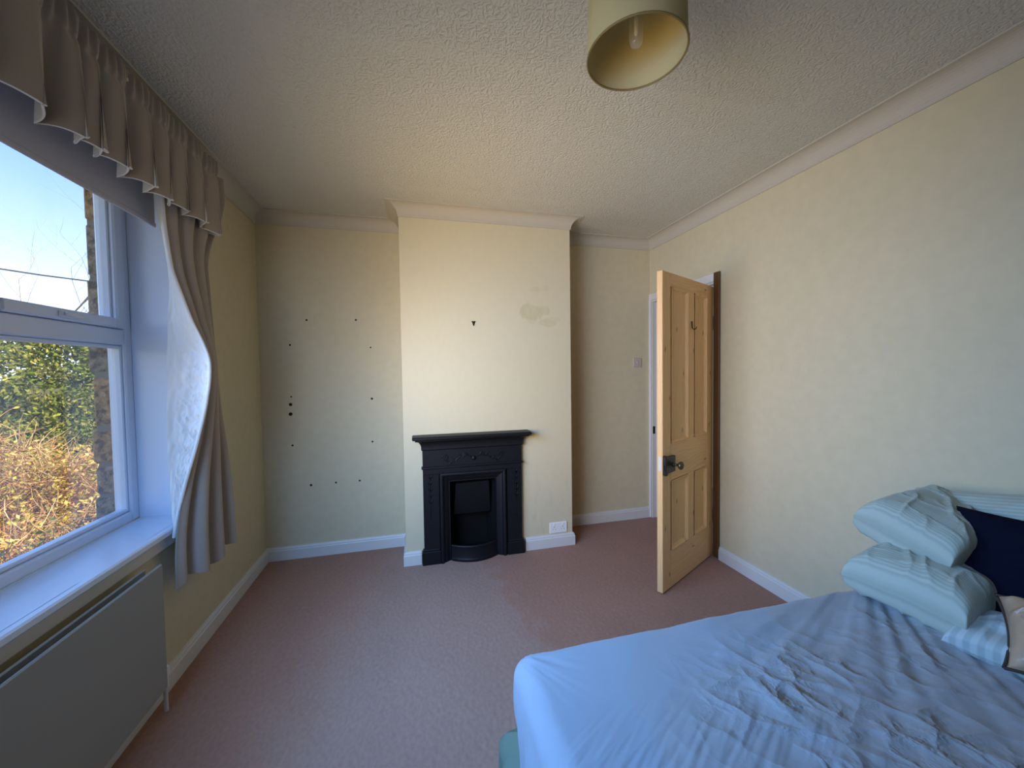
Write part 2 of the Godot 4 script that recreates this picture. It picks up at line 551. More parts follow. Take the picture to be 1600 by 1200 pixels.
func window() -> void:
	var w := Node3D.new()
	w.name = "window_1"
	add_child(w)
	tag(w, "white plastic window with opening top light above the radiator", "window", "", "structure")
	var x0 := -0.27
	var x1 := -0.2
	var mid := 1.685
	var mid2 := 2.31
	var mid3 := 2.935
	# lining boards of the reveal and the deep sill
	obj("reveal_lining", box(Vector3(-0.2, SILL, WZ0 - 0.004), Vector3(-0.001, WTOP, WZ0 + 0.004)), M.upvc, w)
	obj("reveal_lining", box(Vector3(-0.2, SILL, WZ1 - 0.004), Vector3(-0.001, WTOP, WZ1 + 0.004)), M.upvc, w)
	obj("reveal_lining", box(Vector3(-0.2, WTOP - 0.006, WZ0), Vector3(-0.001, WTOP + 0.002, WZ1)), M.upvc, w)
	var st := begin()
	bx(st, Vector3(-0.2, SILL - 0.03, WZ0), Vector3(0.01, SILL, WZ1), 0.002)
	bx(st, Vector3(0.0, SILL - 0.03, WZ0 - 0.04), Vector3(0.034, SILL, WZ1 + 0.2), 0.006)
	obj("window_sill", done(st), M.upvc, w)
	obj("sill_apron", box(Vector3(0, SILL - 0.085, WZ0 - 0.01), Vector3(0.016, SILL - 0.03, WZ1 + 0.17), 0.004), M.white, w)
	# outer frame
	var lo := SILL
	for f in [[Vector3(x0, lo, WZ0), Vector3(x1, WTOP, WZ0 + 0.05)], [Vector3(x0, lo, WZ1 - 0.05), Vector3(x1, WTOP, WZ1)], [Vector3(x0, lo, WZ0 + 0.05), Vector3(x1, lo + 0.046, WZ1 - 0.05)], [Vector3(x0, WTOP - 0.06, WZ0 + 0.05), Vector3(x1, WTOP, WZ1 - 0.05)]]:
		obj("frame_bar", box(f[0], f[1], 0.006), M.upvc, w)
	for mz in [mid, mid2, mid3]:
		obj("mullion", box(Vector3(x0, lo + 0.046, mz - 0.032), Vector3(x1, WTOP - 0.06, mz + 0.032), 0.006), M.upvc, w)
	for s in [[WZ0 + 0.05, mid - 0.032], [mid + 0.032, mid2 - 0.032], [mid2 + 0.032, mid3 - 0.032], [mid3 + 0.032, WZ1 - 0.05]]:
		var a: float = s[0]
		var b: float = s[1]
		obj("transom", box(Vector3(x0, 1.538, a), Vector3(x1, 1.61, b), 0.006), M.upvc, w)
		# glazing beads round the fixed lower pane
		for q in [[Vector3(-0.252, 0.761, a), Vector3(-0.212, 1.538, a + 0.010)], [Vector3(-0.252, 0.761, b - 0.010), Vector3(-0.212, 1.538, b)], [Vector3(-0.252, 0.761, a + 0.010), Vector3(-0.212, 0.777, b - 0.010)], [Vector3(-0.252, 1.522, a + 0.010), Vector3(-0.212, 1.538, b - 0.010)]]:
			obj("glazing_bead", box(q[0], q[1], 0.005), M.upvc, w)
		obj("pane", box(Vector3(-0.236, 0.775, a + 0.006), Vector3(-0.232, 1.526, b - 0.006)), M.glass, w)
		# opening sash of the top light
		var sash := Node3D.new()
		sash.name = "top_sash"
		w.add_child(sash, true)
		for q in [[Vector3(-0.262, 1.612, a), Vector3(-0.188, 2.29, a + 0.055)], [Vector3(-0.262, 1.612, b - 0.055), Vector3(-0.188, 2.29, b)], [Vector3(-0.262, 1.612, a + 0.055), Vector3(-0.188, 1.656, b - 0.055)], [Vector3(-0.262, 2.23, a + 0.055), Vector3(-0.188, 2.29, b - 0.055)]]:
			obj("sash_bar", box(q[0], q[1], 0.007), M.upvc, sash)
		for q in [[Vector3(-0.252, 1.656, a + 0.055), Vector3(-0.206, 2.23, a + 0.065)], [Vector3(-0.252, 1.656, b - 0.065), Vector3(-0.206, 2.23, b - 0.055)]]:
			obj("glazing_bead", box(q[0], q[1], 0.004), M.upvc, sash)
		obj("pane", box(Vector3(-0.236, 1.65, a + 0.05), Vector3(-0.232, 2.236, b - 0.05)), M.glass, sash)
		var hz := (a + b) * 0.5 + 0.02
		var hm := merge([box(Vector3(-0.19, 1.622, hz - 0.03), Vector3(-0.178, 1.646, hz + 0.03), 0.004), box(Vector3(-0.178, 1.627, hz - 0.06), Vector3(-0.163, 1.643, hz + 0.02), 0.005)])
		obj("handle", hm, M.plastic, sash)

func door() -> void:
	# white painted lining and architrave of the doorway
	var st := begin()
	bx(st, Vector3(W, 0, 0.022), Vector3(W + 0.14, 2.03, 0.036), 0.002)
	bx(st, Vector3(W, 0, 0.802), Vector3(W + 0.14, 2.03, 0.815), 0.002)
	bx(st, Vector3(W, 2.008, 0.036), Vector3(W + 0.14, 2.03, 0.802), 0.002)
	bx(st, Vector3(W + 0.045, 0, 0.036), Vector3(W + 0.08, 2.008, 0.048), 0.002)
	bx(st, Vector3(W + 0.045, 0, 0.79), Vector3(W + 0.08, 2.008, 0.802), 0.002)
	bx(st, Vector3(W + 0.045, 1.996, 0.048), Vector3(W + 0.08, 2.008, 0.79), 0.002)
	var lining := struct("trim_8", done(st), M.white, "white painted door lining with stop strips", "door frame")
	obj("strike_plate", box(Vector3(W + 0.006, 0.79, 0.0355), Vector3(W + 0.03, 0.86, 0.038), 0.001), M.black, lining)
	st = begin()
	bx(st, Vector3(W - 0.016, 2.02, 0.03), Vector3(W, 2.085, 0.81), 0.005)
	bx(st, Vector3(W - 0.016, 0, 0.001), Vector3(W, 2.085, 0.03), 0.005)
	struct("trim_9", done(st), M.white, "white architrave over the doorway by the right alcove", "architrave")
	struct("trim_10", box(Vector3(W - 0.016, 0, 0.8105), Vector3(W, 2.085, 0.87), 0.005), M.pine_dark, "brown wooden architrave on the hinge side of the doorway", "architrave")
	# landing beyond the doorway
	st = begin()
	bx(st, Vector3(W + 1.2, -0.2, -0.9), Vector3(W + 1.3, 2.6, 1.9))
	bx(st, Vector3(W + 0.14, -0.2, -1.0), Vector3(W + 1.3, 2.6, -0.9))
	bx(st, Vector3(W + 0.14, -0.2, 1.9), Vector3(W + 1.3, 2.6, 2.0))
	bx(st, Vector3(W + 0.14, 2.5, -0.9), Vector3(W + 1.2, 2.6, 1.9))
	struct("wall_landing", done(st), M.wall, "cream landing walls beyond the doorway", "wall")
	struct("floor_landing", box(Vector3(W + 0.14, -0.2, -0.9), Vector3(W + 1.2, 0, 1.9)), mat(col(172, 140, 128), 0.95, 0.2), "pinkish brown landing carpet beyond the doorway", "carpet")

	# the pine leaf: x from hinge to free edge, z = 0 is the face on the room side, relief towards -z
	var d := Node3D.new()
	d.name = "door_1"
	add_child(d)
	d.position = Vector3(W - 0.011, 0.008, 0.806)
	d.rotation.y = PI + atan2(0.46716, 0.88417)
	tag(d, "stripped pine four-panel door standing open into the room", "door", "", "structure")
	var L := 0.757
	var T := 0.037
	var top := 1.978
	var sw := 0.107
	obj("stile", box(Vector3(0, 0, 0), Vector3(sw, top, T), 0.003), M.pine, d)
	obj("stile", box(Vector3(L - sw, 0, 0), Vector3(L, top, T), 0.003), M.pine, d)
	var m0 := 0.313
	var m1 := 0.407
	var rails := [[0.0, 0.235], [0.682, 0.918], [1.895, top]]
	for r in rails:
		obj("rail", box(Vector3(sw + 0.0005, r[0], 0.0005), Vector3(L - sw - 0.0005, r[1], T - 0.0005), 0.0015), M.pine_across, d)
	for y in [[0.235, 0.682], [0.918, 1.895]]:
		obj("muntin", box(Vector3(m0, y[0], 0.0005), Vector3(m1, y[1], T - 0.0005), 0.0015), M.pine, d)
		for x in [[sw, m0], [m1, L - sw]]:
			obj("panel", box(Vector3(x[0], y[0], 0.013), Vector3(x[1], y[1], 0.024)), M.pine, d)
			# bolection-like bead mitred round the panel, on both faces
			for f in [0, 1]:
				var pth := [Vector2(x[0], y[0]), Vector2(x[0], y[1]), Vector2(x[1], y[1]), Vector2(x[1], y[0]), Vector2(x[0], y[0])]
				var s2 := begin()
				var prof := [Vector2(0, -0.004), Vector2(0.006, -0.005), Vector2(0.012, -0.001), Vector2(0.017, 0.006), Vector2(0.022, 0.013)]
				for k in 4:
					for i in 4:
						var pts := []
						for e in [[k, i], [k + 1, i], [k + 1, i + 1], [k, i + 1]]:
							var c: Vector2 = pth[e[0]]
							var q: Vector2 = prof[e[1]]
							var cx := clampf(c.x, x[0] + q.x, x[1] - q.x)
							var cy := clampf(c.y, y[0] + q.x, y[1] - q.x)
							pts.append(Vector3(cx, cy, q.y if f == 0 else T - q.y))
						quad(s2, pts[0], pts[1], pts[2], pts[3], Vector3(0, 0, -1 if f == 0 else 1))
				obj("panel_moulding", done(s2), M.pine, d)
	# old keyhole repair plate, rim lock, knob, hinges and coat hook
	var lock := obj("rim_lock", merge([box(Vector3(0.632, 0.745, -0.022), Vector3(L - 0.001, 0.845, 0.0), 0.003), box(Vector3(0.735, 0.735, -0.025), Vector3(L + 0.003, 0.855, 0.0), 0.003), box(Vector3(L, 0.765, -0.016), Vector3(L + 0.008, 0.80, -0.006), 0.002)]), M.black, d)
	var knob := lathe([Vector2(0.0, 0.0), Vector2(0.019, 0.0), Vector2(0.018, 0.004), Vector2(0.008, 0.008), Vector2(0.008, 0.024), Vector2(0.014, 0.028), Vector2(0.023, 0.036), Vector2(0.026, 0.045), Vector2(0.022, 0.053), Vector2(0.012, 0.058), Vector2(0.0, 0.059)], Vector3.ZERO, 24)
	var k2 := obj("door_knob", knob, M.brass, d)
	k2.position = Vector3(0.655, 0.79, -0.022)
	k2.rotation.x = -PI / 2
	obj("lock_screw", box(Vector3(0.70, 0.757, -0.0235), Vector3(0.708, 0.765, -0.021), 0.001), M.steel_dull, d)
	obj("latch_plate", box(Vector3(L - 0.002, 0.76, 0.008), Vector3(L + 0.0015, 0.85, 0.026), 0.0005), M.white, d)
	for y in [0.245, 1.67]:
		obj("hinge", merge([box(Vector3(-0.002, y, 0.001), Vector3(0.0, y + 0.09, 0.034), 0.0005), tube([Vector3(-0.003, y - 0.003, -0.005), Vector3(-0.003, y + 0.093, -0.005)], 0.006, 0.006, 10)]), M.black, d)
	var hook := [Vector3(0.358, 1.70, -0.003), Vector3(0.358, 1.655, -0.006), Vector3(0.358, 1.645, -0.016), Vector3(0.358, 1.648, -0.028), Vector3(0.358, 1.662, -0.034)]
	obj("coat_hook", merge([tube(hook, 0.004, 0.003, 8), box(Vector3(0.349, 1.645, -0.004), Vector3(0.367, 1.705, 0.0005), 0.002)]), M.dark, d)

func fireplace() -> void:
	var f := thing("fireplace", "black painted cast iron bedroom fireplace with narrow mantel shelf", "fireplace", Vector3(1.508, 0, BD))
	var hw := 0.367
	# everything below is about the middle of the hearth, z outwards from the breast
	obj("mantel_shelf", box(Vector3(-0.436, 0.918, 0), Vector3(0.424, 0.942, 0.125), 0.006), M.iron, f)
	# crown: cavetto under the shelf, returned at both ends
	var path := [Vector2(-hw, 0), Vector2(-hw, 0.036), Vector2(hw, 0.036), Vector2(hw, 0)]
	var cav := [Vector2(-0.03, 0.83), Vector2(0.0, 0.83), Vector2(0.008, 0.838), Vector2(0.008, 0.848)]
	for i in 7:
		var a := i / 6.0 * PI / 2
		cav.append(Vector2(0.008 + 0.034 * (1 - cos(a)), 0.85 + 0.052 * sin(a)))
	cav.append(Vector2(0.05, 0.905)); cav.append(Vector2(0.05, 0.918)); cav.append(Vector2(-0.03, 0.918))
	var parts := []
	for i in 3:
		parts.append(sweep(path, i, cav, -1, false))
	obj("crown_moulding", merge(parts), M.iron, f)
	obj("frieze", box(Vector3(-hw, 0.655, 0), Vector3(hw, 0.84, 0.036), 0.003), M.iron, f)
	# raised scrolling swag on the frieze: two mirrored S curves, leaves and a middle ribbon
	var orn := []
	for s in [-1.0, 1.0]:
		var pts := []
		for i in 22:
			var t := i / 21.0
			pts.append(Vector3(s * (0.02 + 0.2 * t), 0.762 + 0.022 * sin(t * TAU * 0.9 + 0.4), 0.038))
		orn.append(tube(pts, 0.005, 0.003, 6))
		for c in [[0.205, 0.772, 0.024], [0.06, 0.785, 0.016]]:
			pts = []
			for i in 20:
				var a := i / 19.0 * TAU * 1.25
				pts.append(Vector3(s * (c[0] + cos(a) * c[2] * (1 - i / 26.0)), c[1] + sin(a) * c[2] * (1 - i / 26.0), 0.038))
			orn.append(tube(pts, 0.0045, 0.003, 6))
		for i in 7:
			var t := 0.12 + i * 0.12
			var p := Vector3(s * (0.02 + 0.2 * t), 0.762 + 0.022 * sin(t * TAU * 0.9 + 0.4), 0.038)
			var sg := 1.0 if i % 2 == 0 else -1.0
			orn.append(tube([p, p + Vector3(s * 0.012, sg * 0.014, 0.003), p + Vector3(s * 0.026, sg * 0.02, 0.0)], 0.006, 0.0015, 6))
	orn.append(lathe([Vector2(0, 0.776), Vector2(0.014, 0.771), Vector2(0.018, 0.758), Vector2(0.013, 0.745), Vector2(0, 0.74)], Vector3(0, 0, 0.036), 14))
	obj("frieze_ornament", merge(orn), M.iron, f)
	var bead := []
	for i in 7:
		var a := i / 6.0 * PI
		bead.append(Vector2(0.009 * sin(a), 0.703 - 0.009 * cos(a) + 0.0))
	parts = []
	for i in 3:
		parts.append(sweep(path, i, bead, 0, false))
	obj("bead", merge(parts), M.iron, f)
	for s in [-1.0, 1.0]:
		var xa: float = s * hw
		var xb: float = s * 0.252
		obj("pilaster", box(Vector3(minf(xa, xb), 0.10, 0), Vector3(maxf(xa, xb), 0.656, 0.034), 0.003), M.iron, f)
		var pa: float = s * (hw + 0.014)
		var pb: float = s * 0.248
		obj("plinth", merge([box(Vector3(minf(pa, pb), 0.0, 0), Vector3(maxf(pa, pb), 0.098, 0.048), 0.004), box(Vector3(minf(pa, pb) + 0.005, 0.096, 0), Vector3(maxf(pa, pb) - 0.005, 0.112, 0.042), 0.005)]), M.iron, f)
		var xm: float = s * 0.318
		obj("pilaster_ledge", box(Vector3(xm - 0.031, 0.292, 0.03), Vector3(xm + 0.031, 0.299, 0.041), 0.002), M.iron, f)
		# drop of leaves on each pilaster
		var dr := []
		for k in 5:
			var y := 0.44 + k * 0.045
			for q in [-1.0, 1.0]:
				dr.append(tube([Vector3(xm, y, 0.034), Vector3(xm + q * 0.012, y + 0.018, 0.038), Vector3(xm + q * 0.016, y + 0.036, 0.034)], 0.006, 0.002, 6))
		dr.append(tube([Vector3(xm, 0.33, 0.034), Vector3(xm, 0.52, 0.036), Vector3(xm, 0.67, 0.034)], 0.003, 0.003, 6))
		obj("pilaster_ornament", merge(dr), M.iron, f)
	# inner frame: a bold splayed moulding round three sides of the opening
	var fr := [Vector2(-0.252, 0.0), Vector2(-0.252, 0.664), Vector2(0.246, 0.664), Vector2(0.246, 0.0)]
	var pr := [Vector2(0.0, 0.026), Vector2(0.006, 0.046), Vector2(0.016, 0.05), Vector2(0.026, 0.046), Vector2(0.034, 0.034), Vector2(0.05, 0.026), Vector2(0.07, 0.012), Vector2(0.076, 0.012), Vector2(0.08, -0.03)]
	var st := begin()
	for k in 3:
		for i in pr.size() - 1:
			var ps := []
			for e in [[k, i], [k + 1, i], [k + 1, i + 1], [k, i + 1]]:
				var c: Vector2 = fr[e[0]]
				var q: Vector2 = pr[e[1]]
				ps.append(Vector3(clampf(c.x, -0.252 + q.x, 0.246 - q.x), minf(c.y, 0.664 - q.x), q.y))
			quad(st, ps[0], ps[1], ps[2], ps[3], Vector3(0, 0, 1))
	obj("inner_frame", done(st), M.iron, f)
	# fire recess: splayed back with a hood plate at the top
	st = begin()
	var y1 := 0.60
	quad(st, Vector3(-0.178, 0, -0.02), Vector3(-0.13, 0, -0.2), Vector3(-0.13, y1, -0.2), Vector3(-0.178, y1, -0.02), Vector3(1, 0, 0))
	quad(st, Vector3(0.172, 0, -0.02), Vector3(0.13, 0, -0.2), Vector3(0.13, y1, -0.2), Vector3(0.172, y1, -0.02), Vector3(-1, 0, 0))
	quad(st, Vector3(-0.13, 0, -0.2), Vector3(0.13, 0, -0.2), Vector3(0.13, y1, -0.2), Vector3(-0.13, y1, -0.2), Vector3(0, 0, 1))
	quad(st, Vector3(-0.178, y1, -0.02), Vector3(0.172, y1, -0.02), Vector3(0.13, y1, -0.2), Vector3(-0.13, y1, -0.2), Vector3(0, -1, 0))
	quad(st, Vector3(-0.178, 0.01, 0.0), Vector3(0.172, 0.01, 0.0), Vector3(0.13, 0.01, -0.2), Vector3(-0.13, 0.01, -0.2), Vector3(0, 1, 0))
	obj("fireback", done(st), M.soot, f)
	st = begin()
	var hp := [Vector3(-0.125, 0.555, -0.035), Vector3(0.125, 0.56, -0.035), Vector3(0.145, 0.30, -0.10), Vector3(-0.14, 0.30, -0.10)]
	quad(st, hp[0], hp[1], hp[2], hp[3], Vector3(0, 0.2, 1))
	quad(st, hp[0], hp[1], hp[1] + Vector3(0, 0.012, -0.06), hp[0] + Vector3(0, 0.012, -0.06), Vector3(0, 1, 0))
	quad(st, hp[1], hp[2], Vector3(0.15, 0.30, -0.16), Vector3(0.135, 0.57, -0.16), Vector3(1, 0, 0.2))
	quad(st, hp[0], hp[3], Vector3(-0.145, 0.30, -0.16), Vector3(-0.135, 0.57, -0.16), Vector3(-1, 0, 0.2))
	obj("hood_plate", done(st), M.iron, f)
	# bowed front of the grate with a rounded lip and foot
	var arc := func(u: float, out: float) -> Vector3:
		var a: float = lerp(-1.0, 1.0, u)
		return Vector3(a * 0.172, 0, 0.012 + out + 0.062 * (1 - a * a))
	var fp := [Vector2(0.0, 0.004), Vector2(0.012, 0.004), Vector2(0.012, 0.022), Vector2(0.0, 0.03), Vector2(0.0, 0.098), Vector2(0.006, 0.104), Vector2(0.008, 0.112), Vector2(0.003, 0.12), Vector2(-0.012, 0.12), Vector2(-0.012, 0.02)]
	obj("grate_front", grid(28, fp.size() - 1, func(u, v):
		var q: Vector2 = fp[int(round(v * (fp.size() - 1)))]
		var p: Vector3 = arc.call(u, q.x)
		p.y = q.y
		return p), M.iron, f)

func fittings() -> void:
	# double socket right of the fireplace, plain plate in the right alcove
	var s := thing("power_socket", "white double switched socket above the skirting right of the fireplace", "socket", Vector3(2.178, 0.15, BD))
	obj("faceplate", box(Vector3(-0.073, -0.043, 0), Vector3(0.073, 0.043, 0.009), 0.003), M.plastic, s)
	for x in [-0.036, 0.036]:
		var r := obj("rocker", box(Vector3(x - 0.008, 0.018, 0.008), Vector3(x + 0.008, 0.034, 0.013), 0.002), M.plastic, s)
		for q in [[0.0, 0.006, 0.004, 0.008], [-0.011, -0.012, 0.006, 0.0035], [0.011, -0.012, 0.006, 0.0035]]:
			obj("pin_hole", box(Vector3(x + q[0] - q[2] * 0.5, q[1] - q[3] * 0.5, 0.0085), Vector3(x + q[0] + q[2] * 0.5, q[1] + q[3] * 0.5, 0.0095)), M.dark, s)
	var dull := mat(col(190, 178, 166), 0.5, 0.4)
	var l := thing("light_switch", "pale square light switch plate on the right alcove wall", "switch", Vector3(3.098, 1.455, 0))
	obj("faceplate", box(Vector3(-0.042, -0.042, 0), Vector3(0.042, 0.042, 0.009), 0.003), dull, l)
	obj("rocker", box(Vector3(-0.006, -0.012, 0.008), Vector3(0.006, 0.012, 0.014), 0.002), dull, l)
	# picture hook on the chimney breast: a small bent triangle of brass
	var h := thing("picture_hook", "small dark triangular picture hook on the chimney breast", "hook", Vector3(1.531, 1.751, BD))
	var st := begin()
	for q in [[Vector3(-0.015, 0.014, 0.002), Vector3(0.015, 0.014, 0.002), Vector3(0.006, -0.002, 0.003), Vector3(-0.006, -0.002, 0.003)], [Vector3(-0.015, 0.014, 0.002), Vector3(-0.007, 0.014, 0.002), Vector3(0.003, -0.018, 0.004), Vector3(-0.003, -0.018, 0.004)], [Vector3(0.007, 0.014, 0.002), Vector3(0.015, 0.014, 0.002), Vector3(0.003, -0.018, 0.004), Vector3(-0.003, -0.018, 0.004)]]:
		quad(st, q[0], q[1], q[2], q[3], Vector3(0, 0, 1))
	bx(st, Vector3(-0.015, 0.008, 0), Vector3(0.015, 0.015, 0.003), 0.0005)
	bx(st, Vector3(-0.004, -0.02, 0), Vector3(0.004, -0.004, 0.006), 0.001)
	obj("hook_plate", done(st), M.dark, h)
	obj("nail_head", lathe([Vector2(0, 0.002), Vector2(0.003, 0.0), Vector2(0.003, -0.003)], Vector3.ZERO, 10), M.brass, h).position = Vector3(0, 0.012, 0.004)
	# screw holes left in the left alcove wall, one dark plugged pit each
	var holes := [[0.322, 1.797, 4, "upper of the left column, high, below the cornice"], [0.669, 1.804, 4, "top right one of the outline"], [0.204, 1.61, 4, "second down on the left side"], [0.771, 1.592, 3, "second down on the right side"], [0.201, 1.224, 3, "small one just above the two big plugs"], [0.195, 1.166, 7, "upper of the two big plugs"], [0.193, 1.094, 8, "lower and larger of the two big plugs"], [0.771, 1.192, 5, "third down on the right side"], [0.199, 0.858, 4, "first one below the two big plugs"], [0.767, 0.854, 4, "lowest on the right side"], [0.317, 0.547, 5, "left one of the bottom row"], [0.493, 0.552, 4, "middle one of the bottom row"], [0.665, 0.553, 4, "right one of the bottom row"]]
	for q in holes:
		var r: float = q[2] * 0.0012 + 0.0012
		var o := obj("screw_hole", lathe([Vector2(r * 1.25, 0.0), Vector2(r * 1.15, 0.0012), Vector2(r * 0.8, 0.001), Vector2(r * 0.55, 0.0004), Vector2(0, 0.0002)], Vector3.ZERO, 12), M.dark)
		o.position = Vector3(q[0], q[1], 0.0)
		o.rotation.x = PI / 2
		tag(o, "dark screw hole in left alcove wall, " + q[3], "screw hole", "screw holes in the left alcove wall")

	# radiator under the window
	var rd := thing("radiator", "plain white panel radiator under the window sill", "radiator", Vector3(0.1, 0.13, 1.385))
	obj("front_panel", box(Vector3(-0.012, 0, 0), Vector3(0.0, 0.51, 1.8), 0.004), M.radiator, rd)
	obj("back_panel", box(Vector3(-0.062, 0.01, 0.01), Vector3(-0.052, 0.50, 1.79), 0.004), M.radiator, rd)
	for z in [0.12, 1.68]:
		obj("wall_bracket", box(Vector3(-0.099, 0.08, z - 0.02), Vector3(-0.012, 0.44, z + 0.02), 0.002), M.radiator, rd)
	obj("valve", merge([lathe([Vector2(0.0, 0.0), Vector2(0.011, 0.0), Vector2(0.011, 0.05), Vector2(0.015, 0.055), Vector2(0.015, 0.085), Vector2(0.01, 0.09), Vector2(0, 0.09)], Vector3(-0.035, -0.03, -0.045), 16), tube([Vector3(-0.035, 0.035, -0.045), Vector3(-0.03, 0.035, 0.003)], 0.009, 0.009, 12)]), M.plastic, rd)
	obj("pipe", tube([Vector3(-0.035, -0.13, -0.045), Vector3(-0.035, -0.02, -0.045)], 0.008, 0.008, 12), M.white, rd)

	# pendant lamp
	var c := Vector3(1.678, 2.2116, 2.293)
	var p := thing("pendant_lamp", "pale gold drum lampshade on a pendant with a clear bulb", "lamp", c)
	var R := 0.125
	var hh := 0.2
	var so := obj("lamp_shade", grid(64, 8, func(u, v):
		var a: float = u * TAU
		var r: float = lerp(R, R * 0.965, v)
		return Vector3(cos(a) * r, v * hh, -sin(a) * r)), M.shade, p)
	obj("shade_inside", grid(64, 8, func(u, v):
		var a: float = u * TAU
		var r: float = lerp(R, R * 0.965, v) - 0.0015
		return Vector3(cos(a) * r, v * hh, -sin(a) * r), true), M.shade, so)
	for q in [[R, 0.0], [R * 0.965, hh]]:
		var pts := []
		for i in 49:
			pts.append(Vector3(cos(i / 48.0 * TAU) * q[0], q[1], sin(i / 48.0 * TAU) * q[0]))
		obj("rim", tube(pts, 0.0028, 0.0028, 8), mat(col(140, 118, 66), 0.6), p)
	var sp := []
	for i in 3:
		var a := i / 3.0 * TAU + 0.3
		sp.append(tube([Vector3(cos(a) * 0.02, 0.175, sin(a) * 0.02), Vector3(cos(a) * R * 0.96, 0.196, sin(a) * R * 0.96)], 0.002, 0.002, 6))
	sp.append(lathe([Vector2(0.02, 0.17), Vector2(0.024, 0.172), Vector2(0.024, 0.178), Vector2(0.02, 0.18), Vector2(0.02, 0.17)], Vector3.ZERO, 20))
	obj("spider", merge(sp), M.white, p)
	obj("bulb_holder", lathe([Vector2(0, 0.13), Vector2(0.019, 0.13), Vector2(0.02, 0.17), Vector2(0.014, 0.19), Vector2(0.006, 0.21), Vector2(0, 0.21)], Vector3.ZERO, 20), M.plastic, p)
	var bp := [Vector2(0.0, 0.022), Vector2(0.008, 0.0235), Vector2(0.014, 0.028), Vector2(0.0175, 0.036), Vector2(0.018, 0.06), Vector2(0.018, 0.11), Vector2(0.014, 0.128), Vector2(0.012, 0.135)]
	obj("bulb", lathe(bp, Vector3.ZERO, 24), M.bulb, p)
	obj("bulb_capsule", lathe([Vector2(0.0, 0.05), Vector2(0.004, 0.052), Vector2(0.005, 0.06), Vector2(0.005, 0.09), Vector2(0.003, 0.1), Vector2(0.003, 0.13)], Vector3.ZERO, 12), M.plastic, p)
	obj("cord", tube([Vector3(0, 0.2, 0), Vector3(0, H - c.y - 0.02, 0)], 0.003, 0.003, 8), M.plastic, p)
	obj("ceiling_rose", lathe([Vector2(0.006, -0.028), Vector2(0.02, -0.026), Vector2(0.038, -0.008), Vector2(0.04, 0.0), Vector2(0, 0)], Vector3(0, H - c.y, 0), 24), M.plastic, p)

func along(pts: Array, t: float) -> Vector3:
	# smooth curve through pts, by index
	var f := clampf(t, 0, 1) * (pts.size() - 1)
	var i := mini(int(f), pts.size() - 2)
	return pts[i].cubic_interpolate(pts[i + 1], pts[maxi(i - 1, 0)], pts[mini(i + 2, pts.size() - 1)], f - i)

func at_height(pts: Array, y: float) -> Vector3:
	for i in pts.size() - 1:
		if y <= pts[i].y and y >= pts[i + 1].y:
			var t: float = (pts[i].y - y) / (pts[i].y - pts[i + 1].y)
			var p: Vector3 = pts[i].cubic_interpolate(pts[i + 1], pts[maxi(i - 1, 0)], pts[mini(i + 2, pts.size() - 1)], t)
			return Vector3(p.x, y, p.z)
	return pts[0] if y > pts[0].y else pts[-1]

